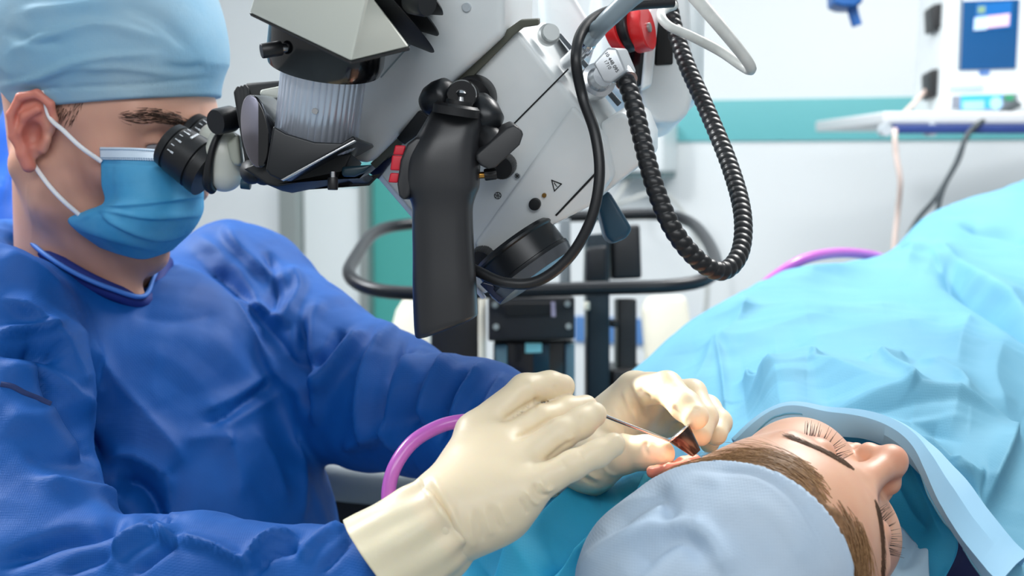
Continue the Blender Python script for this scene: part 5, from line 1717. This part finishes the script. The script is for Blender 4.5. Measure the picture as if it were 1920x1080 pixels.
st = thing('padded_armrest', 'grey padded armrest on a black support behind the purple tube', 'armrest', [P(680, 900, 1.62)[0], 1.62, 0])
ag = crom(np.array([P(540, 862, 1.62), P(620, 882, 1.62), P(720, 892, 1.64), P(850, 900, 1.68)]), 30)
rg_ = []
T, Nn, Bb = frames(ag)
an = np.linspace(0, 2 * math.pi, 28, endpoint=False)
for i in range(30):
    ca, sa = np.cos(an), np.sin(an)
    e_ = .6
    rg_.append(ag[i] + .06 * (np.sign(ca) * np.abs(ca) ** e_)[:, None] * Nn[i] + .026 * (np.sign(sa) * np.abs(sa) ** e_)[:, None] * Bb[i])
V, Q = skin_rings(np.array(rg_))
build('cushion', V, Q, M_GREYP, st)
c = P(690, 970, 1.66)
box('support', (P(520, 900, 1.7)[0], 1.64, .30), (P(860, 900, 1.7)[0], 1.80, P(690, 912, 1.68)[2]), mat('support_black', (8, 8, 9), .6), st, .01)
box('foot', (c[0] - .12, 1.6, 0), (c[0] + .12, 1.84, .30), M_BLACK, st, .01)
lathe('clamp_knob', P(578, 958, 1.60), P(590, 956, 1.66), disc_prof(S(9, 1.6)), M_STEEL, st, m=20)

# ---------------------------------------------------------------- instruments
PURP = mat('purple_silicone', (186, 96, 186), .3, sss=.3, sss_r=(.006, .003, .006), coat=.3)
su = thing('suction_instrument', 'thin steel suction cannula on purple tubing held over the ear', 'instrument', P(1000, 1000, .97))
tube('cannula', [P(985, 768, .985), P(1020, 757, .98), P(1052, 751, .978), P(1086, 757, .978), P(1110, 769, .979), P(1150, 786, .985), P(1210, 809, .995), P(1262, 829, 1.004)], [.0016, .0015, .0014, .0013, .0012, .0011, .0010], M_STEEL, su, n=70, m=12)
tube('handle', [P(900, 790, .99), P(950, 776, .99), P(990, 767, .985)], [.0035, .003, .002], M_STEEL, su, n=20)
tube('purple_tube', [P(905, 790, .99), P(872, 789, .985), P(825, 799, .98), P(775, 828, .97), P(742, 872, .962), P(729, 920, .958), P(732, 975, .955), P(748, 1050, .955), P(760, 1140, .96), P(740, 1300, 1.0)], .0050, PURP, su, n=110, m=16)
tube('suction_hose', [P(1392, 600, 1.80), P(1420, 548, 1.76), P(1462, 512, 1.76), P(1510, 485, 1.78), P(1570, 474, 1.84), P(1630, 478, 1.9), P(1670, 490, 1.95)], .0068, PURP, None, n=60, m=14, label='purple hose arching over the far edge of the blue drape', cat='hose')

sp_ = thing('ear_speculum', 'dark steel funnel held in the ear by the fingertips', 'speculum', P(1285, 850, 1.0))
ra_, rb_ = P(1273, 812, 1.0), P(1306, 850, .998)
lathe('funnel', ra_, rb_, [(.8, .0004), (.75, .003), (.02, .0086), (0, .0092), (.04, .0093), (.5, .0068), (.95, .0042), (1, .0036), (.9, .0004)], mat('speculum_steel', (78, 66, 62), .22, .9), sp_, m=40)
lathe('rim', ra_ - (rb_ - ra_) * .03, ra_ + (rb_ - ra_) * .03, [(.5, .0086), (0, .0090), (.5, .0097), (1, .0094), (.8, .0086)], M_STEEL, sp_, m=40, fix=False)

# ---------------------------------------------------------------- helper standing behind
hp_ = thing('person', 'helper in a bright blue gown, mostly cut off at the left picture edge', 'person', [P(-170, 500, 1.9)[0], 1.9, 0])
BG = mat('helper_gown', (6, 96, 206), .6, bump=[('noise', 30, .15, .004)])


def f_hg(p):
    d = rc(p, P(-170, 330, 1.9), P(-170, 900, 1.9), .15, .17)
    d = smin(d, rc(p, P(-170, 900, 1.9), np.array([P(-170, 900, 1.9)[0], 1.9, .35]), .17, .18), .05)
    d = smin(d, rc(p, P(-60, 250, 1.88), P(-24, 420, 1.84), .072, .062), .03)
    d = smin(d, rc(p, P(-24, 420, 1.84), P(-40, 620, 1.75), .062, .05), .03)
    d = smin(d, rc(p, P(-280, 250, 1.9), P(-330, 500, 1.9), .07, .055), .04)
    return d


pl_ = P(-170, 330, 1.9)
V, Q = isosurf(f_hg, (pl_[0] - .35, 1.6, .15), (pl_[0] + .3, 2.2, pl_[2] + .22), .008)
N_ = normals(V, Q)
V = folds(V, N_, [([(10, 220), (14, 300), (4, 380)], 7, 8, 10), ([(24, 240), (28, 330), (20, 400)], -5, 6, 8)])
build('gown', V, Q, BG, hp_, fix=False)
hb_ = Pose((.8, -.6, 0), (.6, .8, 0), (0, 0, 1), ((-175 - 960) / F * 1.9, 1.9, (540 + 60) / F * 1.9), 1.0)


def f_hh(p):
    q = hb_.l(p)
    return smin(head_sdf(q, True), rc(q, (-.02, 0, -.03), (-.03, 0, -.2), .055, .06), .03)


V, Q = isosurf(f_hh, hb_.t - np.array([.15, .15, .24]), hb_.t + np.array([.15, .15, .16]), .004)
build('body', V, Q, mat('skin_helper', (204, 158, 138), .5), hp_, fix=False)
V, Q = isosurf(lambda p: smax(ell(hb_.l(p), (-.01, 0, .058), (.112, .09, .1)), -(hb_.l(p)[:, 2] - .05), .003), hb_.t - .16, hb_.t + .18, .005)
build('surgical_cap', V, Q, CAPB, hp_, fix=False)
for s in (-.09, .09):
    x = P(-170, 900, 1.9)[0] + s
    tube('leg', [(x, 1.9, .45), (x, 1.9, .05)], [.08, .06], BG, hp_, n=8)
    box('shoe', (x - .05, 1.74, 0), (x + .05, 2.0, .07), M_LGREY, hp_, .02)
